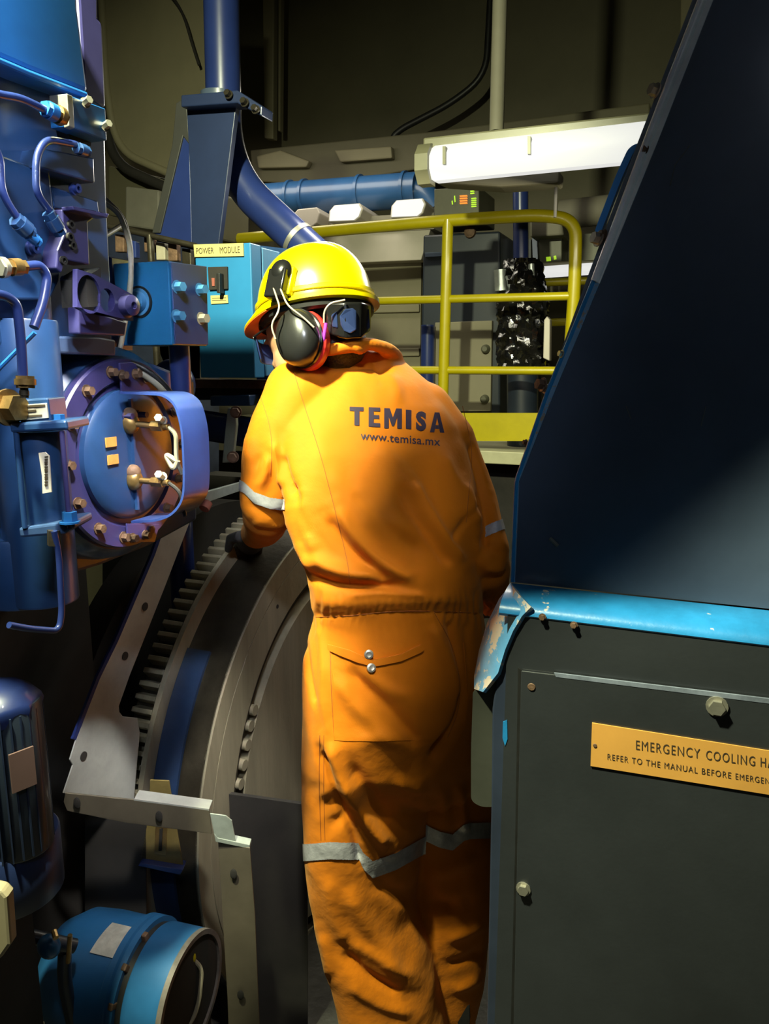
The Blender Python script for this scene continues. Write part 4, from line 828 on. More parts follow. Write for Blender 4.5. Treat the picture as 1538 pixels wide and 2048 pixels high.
# cloth folds: (picture points, height in mm, half width in px, one-sided sharpness)
FOLDS = [
    ([(668, 1010), (700, 1060), (740, 1110), (800, 1150), (840, 1160)], 9, 14), ([(650, 1030), (690, 1085), (735, 1130), (790, 1168)], -7, 11),
    ([(610, 1105), (650, 1130), (700, 1148), (770, 1152)], 10, 15), ([(612, 1150), (660, 1168), (720, 1172), (800, 1172)], -9, 9),
    ([(820, 960), (860, 1030), (900, 1090), (930, 1130)], 7, 11), ([(790, 960), (830, 1030), (870, 1090), (905, 1140)], -6, 12),
    ([(880, 900), (920, 980), (950, 1060)], 5, 12), ([(740, 880), (800, 940), (850, 1010)], 5, 18), ([(600, 990), (610, 1060), (640, 1110)], 7, 11), ([(585, 960), (600, 1010), (622, 1080)], -5, 8),
    ([(560, 905), (575, 960), (590, 1000)], -8, 8), ([(545, 880), (560, 930), (566, 980)], 7, 9), ([(540, 900), (530, 950), (515, 985)], 5, 10), ([(520, 900), (505, 950)], -4, 9),
    ([(572, 1000), (590, 1060), (612, 1110), (628, 1150)], 6, 9), ([(640, 930), (700, 1000), (780, 1050), (860, 1075)], 4, 20), ([(700, 980), (760, 1040), (850, 1110)], -4, 12),
    ([(940, 880), (958, 960), (975, 1040), (968, 1100)], -8, 8), ([(925, 960), (948, 1040), (955, 1120)], 6, 9), ([(900, 1090), (950, 1010), (955, 980)], -3, 7),
    ([(632, 1205), (700, 1203), (800, 1200), (960, 1200)], 2, 12),
    ([(626, 1232), (800, 1226), (968, 1226)], -1.2, 4), ([(700, 1190), (760, 1185), (850, 1190)], 4, 5),
    ([(690, 1330), (730, 1370), (790, 1430), (850, 1500)], -6, 14), ([(670, 1345), (700, 1400), (760, 1460), (800, 1500)], 5, 16), ([(710, 1330), (770, 1380), (830, 1400)], 4, 14),
    ([(860, 1240), (890, 1310), (915, 1370), (922, 1440)], 6, 12), ([(895, 1240), (915, 1310), (925, 1380), (918, 1450)], -6, 7), ([(905, 1470), (880, 1500), (862, 1530)], -12, 10),
    ([(920, 1380), (915, 1440), (890, 1480), (866, 1510)], -7, 8), ([(930, 1240), (932, 1300), (938, 1380)], -3, 6),
    ([(612, 1280), (618, 1340), (632, 1410)], -5, 5), ([(640, 1250), (650, 1330), (645, 1400), (660, 1470)], 3, 7),
    ([(656, 1475), (690, 1560), (730, 1640), (780, 1700)], 10, 13), ([(640, 1500), (670, 1590), (705, 1660), (722, 1730)], -7, 8), ([(690, 1520), (740, 1590), (790, 1650)], -6, 16),
    ([(700, 1490), (760, 1470), (830, 1490)], 5, 16), ([(780, 1560), (830, 1580), (862, 1570)], 5, 12), ([(760, 1600), (830, 1620), (850, 1600)], -4, 12),
    ([(650, 1660), (680, 1640), (700, 1620)], -4, 12), ([(625, 1600), (660, 1580), (690, 1600)], 4, 12),
    ([(690, 1760), (720, 1830), (770, 1900), (800, 1960)], 7, 20), ([(650, 1740), (670, 1830), (700, 1900)], 5, 16), ([(740, 1760), (790, 1790), (836, 1800)], -5, 16),
    ([(680, 1900), (740, 1960), (810, 1990)], -7, 12), ([(690, 1870), (760, 1920), (830, 1960)], 5, 14), ([(690, 1960), (750, 2010), (830, 2030)], 4, 12),
    ([(640, 1860), (655, 1900), (664, 1960)], 5, 10), ([(850, 1790), (880, 1815), (930, 1810)], -8, 14), ([(845, 1750), (900, 1740), (960, 1700)], 5, 16),
    ([(880, 1880), (930, 1870), (970, 1840)], 4, 12), ([(885, 1930), (930, 1925), (970, 1895)], -4, 10), ([(895, 1980), (930, 1975), (965, 1950)], 4, 10),
    ([(915, 1560), (925, 1620), (930, 1670)], 5, 9), ([(880, 1560), (890, 1620), (880, 1660)], 4, 12), ([(900, 1690), (905, 1660), (935, 1650)], -3, 10),
    ([(620, 720), (690, 735), (750, 728), (790, 745)], -5, 8), ([(735, 700), (760, 730), (765, 760)], -5, 9), ([(700, 690), (730, 706), (775, 712)], 4, 7), ([(772, 735), (790, 770), (800, 820)], 4, 14),
    ([(860, 800), (900, 850), (925, 880)], 3, 14), ([(500, 860), (492, 930)], 3, 10), ([(500, 1040), (540, 1050), (575, 1048)], 4, 8), ([(490, 1000), (530, 1030), (580, 1030)], -3, 8),
    ([(975, 990), (990, 1050), (1010, 1110)], 4, 9), ([(960, 1080), (990, 1100), (1012, 1112)], -4, 8), ([(965, 1130), (990, 1140), (1015, 1130)], 4, 8),
]
import numpy as np
n = len(bm.verts); PX = np.zeros((n, 2)); NF = np.zeros(n)
for i, v in enumerate(bm.verts):
    PX[i] = proj(v.co); NF[i] = (EYE - v.co).normalized().dot(v.normal)
disp_ = np.zeros(n)
def pldist(pts):
    d = np.full(n, 1e9); pts = np.array(pts, float)
    for a, b in zip(pts, pts[1:]):
        ab = b - a; t_ = np.clip(((PX - a) @ ab) / (ab @ ab), 0, 1); q = a + t_[:, None] * ab; d = np.minimum(d, np.hypot(*(PX - q).T))
    return d
def smoothpl(pts): return [(proj(q)) for q in fillet([at(x, y, 1.4) for x, y in pts], .2, 6)]
face = np.clip(NF * 4 + .6, 0, 1)
for pts, hmm, wpx in FOLDS:
    d = pldist(smoothpl(pts)); pts = np.array(pts, float); ends = np.minimum(np.hypot(*(PX - pts[0]).T), np.hypot(*(PX - pts[-1]).T))
    disp_ += hmm * .00175 * np.exp(-(d / wpx) ** 2) * np.clip(ends / (wpx * 2.2), .25, 1) * face
for i, v in enumerate(bm.verts):
    c = v.co
    disp_[i] += .0045 * noise.noise(V((c.x * 9 + c.z * 3, c.y * 9, c.z * 6 - c.x * 4))) + .0022 * noise.noise(V((c.x * 26 + c.z * 12, c.y * 20, c.z * 11 - c.x * 9)))
    if 1175 < PX[i, 1] < 1300:      # gathers at the elastic waist
        s_ = PX[i, 0] + noise.noise(c * 20) * 14
        k = max(0, 1 - abs(PX[i, 1] - 1215) / (45 if PX[i, 1] < 1215 else 70)); edge_ = .35 + .65 * min(1, abs(PX[i, 0] - 800) / 140)
        disp_[i] += .0024 * k * edge_ * sin(s_ * .42)
for i, v in enumerate(bm.verts): v.co += v.normal * float(disp_[i])
# trouser hems and neck stay as modelled
bmesh.ops.smooth_vert(bm, verts=bm.verts, factor=.35, use_axis_x=True, use_axis_y=True, use_axis_z=True)
bm.normal_update(); bvh = BVHTree.FromBMesh(bm)
full = bm.copy()
def finish(b, name, m, parent, smooth=True):
    r = parent
    while r.parent: r = r.parent
    bmesh.ops.translate(b, verts=b.verts, vec=-V(r.location))
    for f in b.faces: f.smooth = smooth
    me_ = bpy.data.meshes.new(name); b.to_mesh(me_); b.free(); me_.materials.append(m)
    o_ = bpy.data.objects.new(name, me_); COL.objects.link(o_); o_.parent = parent; return o_
cov = finish(bm, 'coverall', orangem, WK)

def hit(px, py):
    d = ray(px, py).normalized(); r = bvh.ray_cast(EYE, d); return (r[0], r[1]) if r[0] else (at(px, py, 1.4), -d)
def seam(label, pts, r=.0007, off=.0004, m=seamm, step=6):
    P = []
    for (x0, y0), (x1, y1) in zip(pts, pts[1:]):
        k = max(1, int(math.hypot(x1 - x0, y1 - y0) / step))
        for i in range(k): P.append((x0 + (x1 - x0) * i / k, y0 + (y1 - y0) * i / k))
    P.append(pts[-1]); Q = []
    for x, y in P:
        p, n_ = hit(x, y); Q.append(p + n_ * off)
    return MB().tube(Q, r, 6).build(label, m, cov)
def spx(pts): return [proj(q) for q in fillet([at(x, y, 1.4) for x, y in pts], .1, 8)]
seam('side_seam', spx([(588, 745), (605, 800), (640, 905), (665, 1000), (685, 1080), (696, 1130), (700, 1168)]))
seam('shoulder_seam', spx([(925, 812), (936, 860), (945, 905), (940, 960), (932, 1045)]), .0006)
seam('armhole_seam', spx([(522, 795), (540, 850), (545, 900), (540, 950)]), .0005)
seam('waist_seam', spx([(632, 1234), (700, 1232), (780, 1222), (870, 1222), (960, 1226)]))
seam('leg_seam', spx([(660, 1290), (662, 1370), (668, 1470)])); seam('leg_seam', spx([(640, 1470), (638, 1560), (642, 1680)])); seam('leg_seam', spx([(648, 1470), (647, 1560), (650, 1680)]), .0005)
seam('center_seam', spx([(868, 1225), (905, 1290), (922, 1370), (915, 1430), (895, 1475)]), .0006)
# patches laid on the cloth
def patch(name, m, parent, poly, off, thick=.0012, cut=.0045, cells=None):
    xs = [p[0] for p in poly]; ys = [p[1] for p in poly]; st = 3.0
    def inside(x, y):
        r = False
        for (x0, y0), (x1, y1) in zip(poly, poly[1:] + poly[:1]):
            if (y0 > y) != (y1 > y) and x < (x1 - x0) * (y - y0) / (y1 - y0) + x0: r = not r
        return r
    b = MB(); g = {}
    # columns following the outline: each column spans the outline exactly
    nx = max(2, int((max(xs) - min(xs)) / st)); cols = []
    for i in range(nx + 1):
        x = min(xs) + .01 + (max(xs) - min(xs) - .02) * i / nx; c_ = sorted(y0 + (y1 - y0) * (x - x0) / (x1 - x0) for (x0, y0), (x1, y1) in zip(poly, poly[1:] + poly[:1]) if (x0 > x) != (x1 > x))
        if len(c_) >= 2: cols.append((x, c_[0], c_[-1]))
    ny = max(2, int((max(ys) - min(ys)) / st)); rows = []
    for x, ya, yb in cols:
        row = []
        for j in range(ny + 1):
            y = ya + (yb - ya) * j / ny; p, n_ = hit(x, y); row.append((p, n_))
        rows.append(row)
    R = [[b.b.verts.new(p + n_ * off) for p, n_ in row] for row in rows]; Q = [[b.b.verts.new(p - n_ * .002) for p, n_ in row] for row in rows]
    for i in range(len(R) - 1):
        for j in range(ny):
            b.b.faces.new((R[i][j], R[i + 1][j], R[i + 1][j + 1], R[i][j + 1]))
            b.b.faces.new((Q[i][j], Q[i][j + 1], Q[i + 1][j + 1], Q[i + 1][j]))
        for A_, j in ((0, 0), (1, ny)):
            b.b.faces.new((R[i][j], R[i + 1][j], Q[i + 1][j], Q[i][j]))
    for i in (0, len(R) - 1):
        for j in range(ny): b.b.faces.new((R[i][j], R[i][j + 1], Q[i][j + 1], Q[i][j]))
    return b.build(name, m, parent)
pocket = [(662, 1296), (700, 1312), (742, 1326), (800, 1316), (842, 1296), (850, 1340), (856, 1392), (858, 1440), (862, 1480), (760, 1482), (690, 1482), (668, 1480), (664, 1390)]
patch('back_pocket', orangem, cov, pocket, .0012)
flap = [(656, 1288), (700, 1300), (742, 1320), (800, 1308), (842, 1288), (846, 1296), (842, 1304), (800, 1322), (742, 1334), (700, 1318), (662, 1302)]
patch('pocket_flap', orangem, cov, flap, .005)
patch('back_pocket', orangem, cov, [(926, 1285), (948, 1288), (948, 1292), (948, 1350), (944, 1400), (934, 1400), (930, 1340)], .0022)
for x, y in ((737, 1308), (741, 1336)):
    p, n_ = hit(x, y); MB().lathe(p + n_ * .004, n_, [(0, .0085), (.0025, .0082), (.0035, .005), (.003, .004)], 20).build('snap_button', steel, cov)
# reflective bands: strips of the cloth itself, lifted off the surface
def band(name, test, off=.0022):
    b = full.copy(); keep = []
    bmesh.ops.delete(b, geom=[f for f in b.faces if not any(test(*proj(v.co), v.co, 14) for v in f.verts)], context='FACES')
    for _ in range(2): bmesh.ops.subdivide_edges(b, edges=b.edges[:], cuts=1, use_grid_fill=True)
    b.normal_update()
    bmesh.ops.delete(b, geom=[f for f in b.faces if not test(*proj(f.calc_center_median()), f.calc_center_median(), 0)], context='FACES')
    bmesh.ops.delete(b, geom=[v for v in b.verts if not v.link_faces], context='VERTS')
    nn = [V(v.normal) for v in b.verts]
    for v, q in zip(b.verts, nn): v.co += q * off
    return finish(b, name, bandm, cov)
def interp(tab, x):
    if x <= tab[0][0]: return tab[0][1]
    for (a, b), (c, d) in zip(tab, tab[1:]):
        if x <= c: return b + (d - b) * (x - a) / (c - a)
    return tab[-1][1]
TL = [(605, 1705), (660, 1700), (718, 1702), (728, 1722), (745, 1738), (790, 1722), (848, 1690)]
TR = [(820, 1662), (850, 1664), (880, 1678), (905, 1684), (928, 1664), (940, 1661), (1000, 1660)]
lx = lambda y: 845 - (y - 1690) * .07
Dp = lambda c: (c - EYE).dot(HEAD)
band('reflective_leg_band', lambda x, y, c, e: abs(y - interp(TL, x)) < 17 + e and (x < lx(y) or Dp(c) < 1.45) and x < 852)
band('reflective_leg_band', lambda x, y, c, e: abs(y - interp(TR, x)) < 16 + e and x > lx(y) and not (Dp(c) < 1.44 and x < 850))
TA = [(470, 965), (490, 975), (510, 995), (540, 1006), (600, 1012)]
band('reflective_sleeve_band', lambda x, y, c, e: abs(y - interp(TA, x)) < 11 + e and x < 571 + e * .3)
TB = [(940, 1072), (972, 1064), (1005, 1048)]
band('reflective_sleeve_band', lambda x, y, c, e: abs(y - interp(TB, x)) < 11 + e and x > 972 - e)
full.free()
# lettering printed on the back
def backtext(name, s_, quad, bold, spacing=1.0, per=1, sub=2):
    (ax_, ay), (bx_, by), (cx_, cy_), (dx_, dy) = quad       # bl, br, tr, tl in the picture
    if s_ in GLYPH:
        vs = [p_ for g in GLYPH[s_] for p_ in g]; fs = []; k0 = 0
        for g in GLYPH[s_]: fs.append(list(range(k0, k0 + len(g)))); k0 += len(g)
    else: vs, fs = text2d(s_, bold, spacing)
    b = bmesh.new(); q = [b.verts.new((u, v_, 0)) for u, v_ in vs]
    for f in fs:
        try: b.faces.new([q[i] for i in f])
        except ValueError: pass
    bmesh.ops.triangulate(b, faces=b.faces[:])
    for _ in range(sub): bmesh.ops.subdivide_edges(b, edges=[e for e in b.edges if e.calc_length() > .01], cuts=1)
    for v in b.verts:
        u, w_ = v.co.x, v.co.y
        x = (ax_ * (1 - u) + bx_ * u) * (1 - w_) + (dx_ * (1 - u) + cx_ * u) * w_; y = (ay * (1 - u) + by * u) * (1 - w_) + (dy * (1 - u) + cy_ * u) * w_
        p, n_ = hit(x, y); v.co = p + n_ * .0013
    return finish(b, name, MATS['print_navy'], cov, True)
mat('print_navy', (.022, .012, .035), .6)
GLYPH = {'T': [[(0, .78), (0, 1), (1, 1), (1, .78), (.70, .78), (.70, 0), (.34, 0), (.34, .78)]], 'I': [[(0, 0), (0, 1), (1, 1), (1, 0)]],
         'E': [[(0, 0), (0, 1), (1, 1), (1, .8), (.44, .8), (.44, .61), (.92, .61), (.92, .42), (.44, .42), (.44, .2), (1, .2), (1, 0)]],
         'M': [[(0, 0), (0, 1), (.32, 1), (.5, .55), (.68, 1), (1, 1), (1, 0), (.74, 0), (.74, .56), (.56, .12), (.44, .12), (.26, .56), (.26, 0)]],
         'A': [[(0, 0), (.34, 1), (.5, 1), (.5, .74), (.30, 0)], [(1, 0), (.66, 1), (.5, 1), (.5, .74), (.70, 0)], [(.36, .18), (.40, .36), (.60, .36), (.64, .18)]]}
for ch, x0, x1, yt, yb in (('T', 699, 727, 814, 851), ('E', 737, 760, 815, 854), ('M', 768, 803, 817, 857), ('I', 811, 822, 820, 858), ('S', 831, 852, 823, 862), ('A', 859, 888, 825, 865)):
    backtext('lettering', ch, ((x0, yb), (x1, yb + 1), (x1, yt + 1), (x0, yt)), .06)
backtext('lettering', 'www.temisa.mx', ((721, 880), (880, 893), (880, 877), (721, 864)), .012, 1.05)

# ---- head, neck, hands: one body mesh ------------------------------
hm = frame_pt(0, 0, 0)
HC = at(624, 652, 1.585)                                     # centre of the head
fwdh = (-RGT * .90 + HEAD * .34 + UPZ * -.26).normalized()
lean = (UPZ * .96 + HEAD * .24).normalized()
uph = (lean - fwdh * lean.dot(fwdh)).normalized(); side = uph.cross(fwdh).normalized()     # towards the camera
if side.dot(HEAD) > 0: side = -side
HM = Matrix((fwdh, side, uph)).transposed()
hp_ = lambda f, s_, u: HC + fwdh * f + side * s_ + uph * u
mb = MB()
mb.ball(hp_(0, 0, .0), 1, (.097, .076, .105), 4, HM)
mb.ball(hp_(.030, 0, -.055), 1, (.062, .058, .070), 3, HM)            # jaw
mb.tube([hp_(.088, 0, .012), hp_(.112, 0, -.022), hp_(.098, 0, -.034)], [.010, .014, .010], 10)   # nose
mb.tube([hp_(.082, .026, -.062), hp_(.092, 0, -.060), hp_(.082, -.026, -.062)], [.007, .010, .007], 8)   # lips
for s_ in (1, -1):
    mb.ball(hp_(.072, .034 * s_, .0), .014); mb.ball(hp_(-.005, .080 * s_, -.015), 1, (.018, .010, .030), 2, HM)
mb.tube([hp_(-.01, 0, -.06), at(675, 715, 1.62), at(690, 760, 1.60)], [.055, .058, .07], 20)
# hands: palm and five fingers each
def hand(wrist, direction, palmn, spread, sgn):
    d = direction.normalized(); nrm = (palmn - d * palmn.dot(d)).normalized(); sd_ = d.cross(nrm).normalized() * sgn
    w0 = V(wrist); mb.tube([w0 - d * .05, w0, w0 + d * .03, w0 + d * .08], [.026, .027, .032, .034], 14)
    for k in range(4):
        L_ = (.040, .046, .042, .034)[k]; b0 = w0 + d * .08 + sd_ * (.026 - k * .0175)
        c1 = b0 + d * L_ + nrm * .006; c2 = c1 + d * L_ * .55 + nrm * L_ * .5; c3 = c2 + d * L_ * .15 + nrm * L_ * .6
        mb.tube([b0 - d * .02, b0, c1, c2, c3], [.0105, .0105, .0095, .0085, .0075], 10); mb.ball(c3, .0075, sub=2)
    b0 = w0 + d * .025 + sd_ * .030; mb.tube([b0 - d * .01, b0 + sd_ * .018 + d * .02, b0 + sd_ * .022 + d * .05 + nrm * .02], [.014, .0125, .0095], 10); mb.ball(b0 + sd_ * .022 + d * .05 + nrm * .02, .0095, sub=2)
lw = at(508, 1070, 1.70); rw = at(970, 1214, 1.74)
hands = []
body_mb = mb
hand(lw, HEAD * .8 - RGT * .25 - UPZ * .35, -UPZ - HEAD * .2, 0, 1)
hand(rw, HEAD * .75 - RGT * .5 - UPZ * .25, -UPZ - HEAD * .2, 0, -1)
# trunk and legs under the clothes join everything into one figure
mb.loft([ellring(y, a, b, D, k) for y, a, b, D, k in ((740, 640, 770, 1.61, .5), (800, 610, 840, 1.57, .4), (900, 640, 870, 1.53, .4), (1100, 680, 890, 1.48, .5), (1250, 680, 920, 1.48, .6), (1400, 680, 930, 1.48, .6))])
for pts in (((610, 830, 1.52, .04), (560, 1000, 1.47, .036), (535, 1045, 1.52, .032), (508, 1070, 1.70, .027)), ((840, 850, 1.60, .04), (940, 1060, 1.53, .036), (968, 1130, 1.50, .034), (970, 1214, 1.74, .027)),
            ((740, 1380, 1.46, .07), (730, 1700, 1.45, .06), (790, 2060, 1.45, .045)), ((890, 1380, 1.52, .07), (900, 1700, 1.54, .06), (905, 2050, 1.54, .04))):
    mb.tube([at(x, y, d) for x, y, d, r in pts], [r for *_, r in pts], 14)
o = mb.build('b_raw', skin); rm = o.modifiers.new('r', 'REMESH'); rm.mode = 'VOXEL'; rm.voxel_size = .0038; sm = o.modifiers.new('s', 'SMOOTH'); sm.factor = .5; sm.iterations = 3
dg = bpy.context.evaluated_depsgraph_get(); dg.update(); me = bpy.data.meshes.new_from_object(o.evaluated_get(dg)); offw = V(o.location); bpy.data.objects.remove(o)
b = bmesh.new(); b.from_mesh(me); bmesh.ops.translate(b, verts=b.verts, vec=offw); bo = finish(b, 'body', skin, WK)
bo.data.materials.append(glove)
for f in bo.data.polygons:
    c = f.center + WK.location
    if (c - lw).length < .20 and Dp(c) > 1.66 or (c - rw).length < .20 and Dp(c) > 1.70: f.material_index = 1
# hair: cap with a layered surface, fuller at the nape
mb = MB(); mb.ball(hp_(-.012, 0, .004), 1, (.098, .082, .108), 4, HM); mb.ball(hp_(-.055, 0, -.055), 1, (.050, .066, .055), 3, HM)
for v in mb.b.verts:
    l = v.co - HC; f = l.dot(fwdh); u = l.dot(uph); s_ = l.dot(side)
    if f > .035: v.co -= fwdh * (f - .035) * .9
    if u < -.02 and f > -.02: v.co -= side * s_ * .25
    v.co += l.normalized() * .004 * noise.noise(V((f * 60, s_ * 160, u * 30)))
mb.build('hair', hairm, WK)

# ---- hard hat ------------------------------------------------------
hat = mat('hat_yellow', (.62, .50, .0), .25, 0, .03, 4, coat=1, spec=.5)
hat.node_tree.nodes['Principled BSDF'].inputs['Coat Roughness'].default_value = .24
HO = at(632, 623, 1.57)
hf = (-RGT * .915 + HEAD * .34 + UPZ * -.17).normalized()
hl = (UPZ * .975 + HEAD * .17).normalized(); hu = (hl - hf * hl.dot(hf)).normalized(); hs = hu.cross(hf).normalized()
if hs.dot(HEAD) > 0: hs = -hs
h_ = lambda f, s_, u: HO + hf * f + hs * s_ + hu * u
A_, B_, H_ = .120, .102, .130
mb = MB(); rings = []
for i in range(29):
    a = i / 28 * pi / 2; rr = cos(a) ** .82; zz = sin(a) ** 1.0 * H_
    ring = []
    for k in range(72):
        t_ = 2 * pi * k / 72; ff, ss = cos(t_) * A_ * rr, sin(t_) * B_ * rr
        z_ = zz
        if abs(ss) < .022 and i > 6: z_ += .004 * cos(ss / .022 * pi / 2) ** .5                # crown rib
        if ff < -.04: z_ += 0
        ring.append(h_(ff, ss, z_))
    rings.append(ring)
rings = rings[:-1]
mb.loft(rings[::-1] + [[h_(cos(2 * pi * k / 72) * A_ * .97, sin(2 * pi * k / 72) * B_ * .97, -.001) for k in range(72)]], caps=True)
shell = mb.build('hard_hat', hat, WK)
# rim with upturned gutter and the peak at the front
mb = MB(); rings = []
for k in range(96):
    t_ = 2 * pi * k / 96; cx_, sy_ = cos(t_), sin(t_)
    pk = max(0, cx_) ** 4 * .030; e = .007 + .003 * max(0, -cx_)
    base = lambda o_, z_: h_(cx_ * (A_ + o_), sy_ * (B_ + o_ * .8), z_)
    dz = -.018 * max(0, cx_) ** 3
    rings.append([base(-.004, .004), base(e, .004), base(e + pk, .000 + dz), base(e + pk, -.004 + dz), base(e, -.003), base(-.004, -.006)])
mb.loft(rings, False, True).build('brim', hat, shell)
mb = MB(); rings = []
for k in range(97):
    t_ = 2 * pi * k / 96
    rings.append([h_(cos(t_) * (A_ + o_), sin(t_) * (B_ + o_), z_) for o_, z_ in ((-.002, .012), (.0035, .014), (.0035, .020), (-.003, .024))])
mb.loft(rings[:-1], False, True).build('gutter', hat, shell)
MB().loft([[h_(cos(t_) * (A_ + o_), sin(t_) * (B_ + o_ * .8), z_ - .018 * max(0, cos(t_)) ** 3) for o_, z_ in ((.006, -.003), (.0, -.006), (.031 * max(0, cos(t_)) ** 4 + .006, -.0065), (.031 * max(0, cos(t_)) ** 4 + .006, -.004))] for t_ in [radians(-62 + 124 * i / 24) for i in range(25)]]).build('peak_lining', mat('peak_orange', (.80, .16, .01), .5), shell)
MB().tube([h_(A_ * .90 * cos(2 * pi * k / 60), B_ * .88 * sin(2 * pi * k / 60), -.012) for k in range(60)], .010, 8, closed=True).build('headband', rub, shell)
# slot clip of the ear defenders on the hat
kx = mat('clip_black', (.008, .008, .008), .22, 0, .1, coat=.5)
Ea, Eb = .0, 0
def hatpt(px, py, off=0):
    d = ray(px, py).normalized(); b2 = None
    # ray against the ellipsoid of the crown
    M3 = Matrix((hf / A_, hs / B_, hu / H_)); o_ = M3 @ (EYE - HO); dd = M3 @ d
    a, b_, c_ = dd.dot(dd), 2 * o_.dot(dd), o_.dot(o_) - 1; disc_ = b_ * b_ - 4 * a * c_
    t_ = (-b_ - sqrt(max(disc_, 0))) / (2 * a); p = EYE + d * t_; l = M3 @ (p - HO)
    n_ = (hf * (l.x / A_) + hs * (l.y / B_) + hu * (l.z / H_)).normalized(); return p + n_ * off, n_
p, n_ = hatpt(568, 566); upv = (UPZ - n_ * UPZ.dot(n_)).normalized(); sv = n_.cross(upv)
Mc = Matrix((sv, n_, upv)).transposed()
ear = MB(); ear.ball(p + n_ * .012 + upv * .014, 1, (.023, .018, .026), 3, Mc); ear.box(p + n_ * .010 - upv * .010, (.040, .034, .056), Mc)
defd = ear.build('ear_defender_clip', kx, WK, bev=.003)
MB().box(p + n_ * .004 + sv * (.021 if sv.dot(RGT) > 0 else -.021), (.008, .014, .056), Mc).build('clip_side', hat, defd, bev=.003)
# cup
EC = at(598, 676, 1.455); en = (side * .96 + fwdh * .10).normalized(); eu = (uph - en * uph.dot(en)).normalized(); ef = eu.cross(en)
Me = Matrix((ef, en, eu)).transposed()
def cupring(w_, h2, o_, seg=44):
    return [EC + ef * (cos(2 * pi * k / seg) * w_) + eu * (sin(2 * pi * k / seg) * h2) + en * o_ for k in range(seg)]
cup = MB().loft([cupring(.040, .050, -.012), cupring(.043, .054, -.008), cupring(.044, .055, .004), cupring(.042, .053, .014), cupring(.036, .046, .024), cupring(.024, .031, .031), cupring(.008, .010, .034)]).build('ear_cup', mat('cup_black', (.014, .014, .013), .28, 0, .1, 12, .02, 200, coat=.35), WK)
MB().loft([cupring(.036, .046, -.040), cupring(.044, .055, -.038), cupring(.047, .058, -.028), cupring(.047, .058, -.020), cupring(.042, .052, -.014)]).build('ear_cushion', mat('cushion_red', (.55, .02, .015), .4, coat=.2), cup)
MB().loft([cupring(.041, .051, -.016), cupring(.0445, .0555, -.014), cupring(.0445, .0555, -.009), cupring(.04, .05, -.008)]).build('cup_rim', kx, cup)
wr = mat('wire_steel', (.6, .5, .38), .3, .5)
for s_, q in ((-1, (556, 545, 561, 618, 541, 650, 551, 678)), (1, (566, 545, 575, 612, 606, 634, 628, 655))):
    a1, _ = hatpt(q[0], q[1] + 22, .021); a2 = at(q[2], q[3], 1.425); a3 = at(q[4], q[5], 1.42); a4 = at(q[6], q[7], 1.415)
    MB().tube(fillet([a1, a2, a3, a4], .03, 8), .0017, 8).build('wire_arm', wr, defd)
# far side cup
EC = HC - side * .088 - uph * .03 + fwdh * .0; MB().loft([cupring(.040, .050, .0), cupring(.044, .055, -.008), cupring(.036, .046, -.034), cupring(.01, .012, -.042)]).build('ear_cup', MATS['cup_black'], WK)
# spectacles on the face: frame, lenses, temple arms
gm = mat('lens_dark', (.02, .03, .10), .08, 0, .1, coat=.6); gb_ = mat('goggle_blue', (.018, .03, .09), .12, 0, .2, coat=.8)
sg = MB().tube([hp_(.098, .064, -.012), hp_(.112, .030, -.012), hp_(.112, -.030, -.012), hp_(.098, -.064, -.012)], .003, 8).build('safety_glasses', kx, WK)
for s_ in (1, -1):
    MB().loft([[hp_(.110 - .012 * abs(q / 3) ** 2, s_ * (.034 + q * .009), -.014), hp_(.106 - .012 * abs(q / 3) ** 2, s_ * (.034 + q * .009), -.058), hp_(.103 - .012 * abs(q / 3) ** 2, s_ * (.034 + q * .009), -.058), hp_(.107 - .012 * abs(q / 3) ** 2, s_ * (.034 + q * .009), -.014)] for q in (-3, -2, -1, 0, 1, 2, 3)]).build('lens', gm, sg)
    MB().tube([hp_(.098, s_ * .066, -.012), hp_(.02, s_ * .080, .004), hp_(-.03, s_ * .078, -.01)], .0022, 8).build('temple_arm', kx, sg)
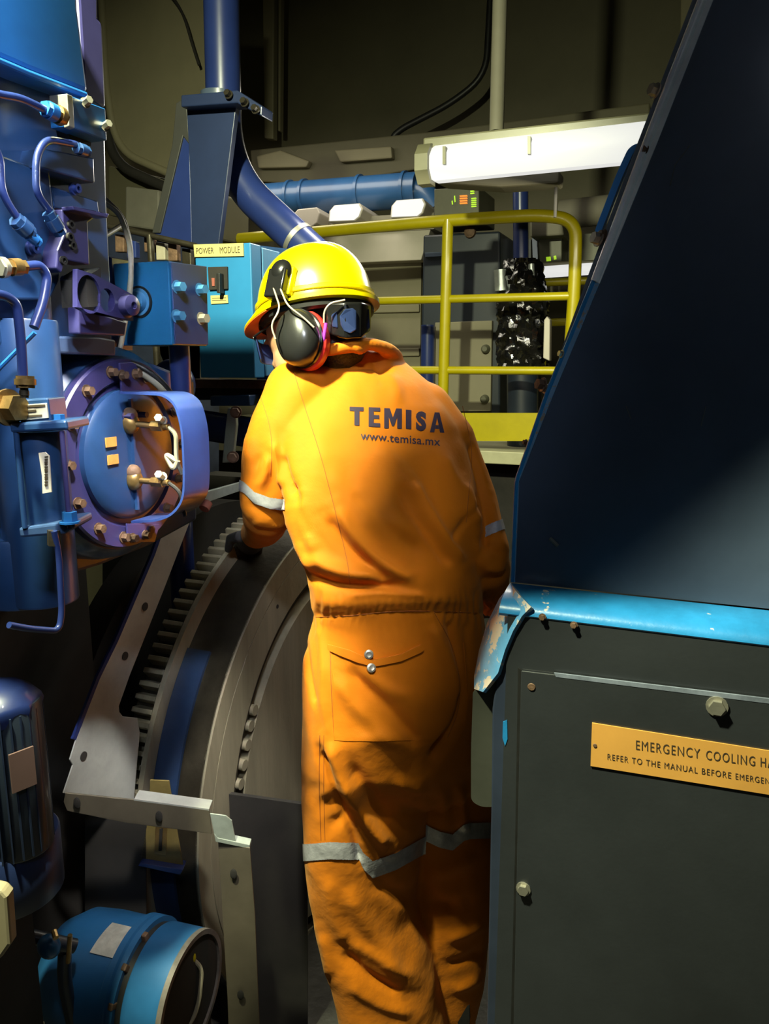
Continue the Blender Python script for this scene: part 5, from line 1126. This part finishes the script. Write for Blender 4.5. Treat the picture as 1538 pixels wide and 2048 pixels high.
# dark goggles worn at the back under the brim
def gp_(x, y, d): return at(x, y, d)
gg = MB().loft([[gp_(652, 606, 1.475), gp_(652, 668, 1.475), gp_(652, 668, 1.50), gp_(652, 606, 1.50)],
                [gp_(690, 604, 1.462), gp_(692, 678, 1.462), gp_(692, 678, 1.50), gp_(690, 604, 1.50)],
                [gp_(722, 604, 1.475), gp_(722, 676, 1.475), gp_(722, 676, 1.52), gp_(722, 604, 1.52)],
                [gp_(742, 608, 1.515), gp_(741, 662, 1.515), gp_(738, 662, 1.55), gp_(738, 608, 1.55)]]).build('goggles', kx, WK, bev=.004, label='dark goggles with blue lenses worn at the back of the head')
for pts in (((662, 630), (674, 622), (676, 656), (664, 654)), ((679, 632), (690, 618), (706, 616), (713, 622), (713, 660), (700, 667), (688, 662), (681, 650)), ((722, 618), (738, 618), (740, 655), (734, 664), (725, 664))):
    D0 = 1.458 if pts[0][0] < 700 else 1.478
    MB().prism([gp_(x, y, D0 + abs(x - 695) * .00035 + (.012 if x > 725 else 0)) for x, y in pts], HEAD * .006).build('goggle_lens', gb_, gg, smooth=False, bev=.002)
MB().tube(fillet([gp_(690, 600, 1.455), gp_(660, 606, 1.452), gp_(648, 622, 1.452), gp_(648, 646, 1.452)], .02), .0018, 8).build('goggle_cord', wr, gg)
MB().tube([gp_(652, 646, 1.447), gp_(648, 672, 1.447), gp_(642, 706, 1.452)], .0032, 8).build('magenta_cord', mat('magenta', (.55, .05, .60), .4), gg)
# boots
for x, y, D, lab_ in ((795, 2110, 1.46, 1), (905, 2075, 1.56, 2)):
    c = at(x, y, D); c.z = .05
    q = MB().loft([[V((c.x, c.y, 0)) + HEAD * (f_ * .13 + .04) + RGT * s2 * .045 * (1 - .25 * abs(f_)) + UPZ * z2 for f_, s2, z2 in ((-1, -1, z0_), (-.5, -1, z0_), (.4, -1, z0_), (1, -.6, z0_), (1, .6, z0_), (.4, 1, z0_), (-.5, 1, z0_), (-1, 1, z0_))] for z0_ in (.002, .03)]).build('boot', kx, WK, smooth=False, bev=.004)
    MB().loft([[V((c.x, c.y, 0)) + HEAD * (f_ * w2 + o2) + RGT * s2 * .042 * k2 + UPZ * z2 for f_, s2 in ((-1, -.7), (-.4, -1), (.4, -1), (1, -.5), (1, .5), (.4, 1), (-.4, 1), (-1, .7))] for z2, w2, o2, k2 in ((.03, .125, .04, 1), (.06, .12, .035, .98), (.09, .07, -.02, .95), (.13, .055, -.03, .95))]).build('boot_upper', rub, q)
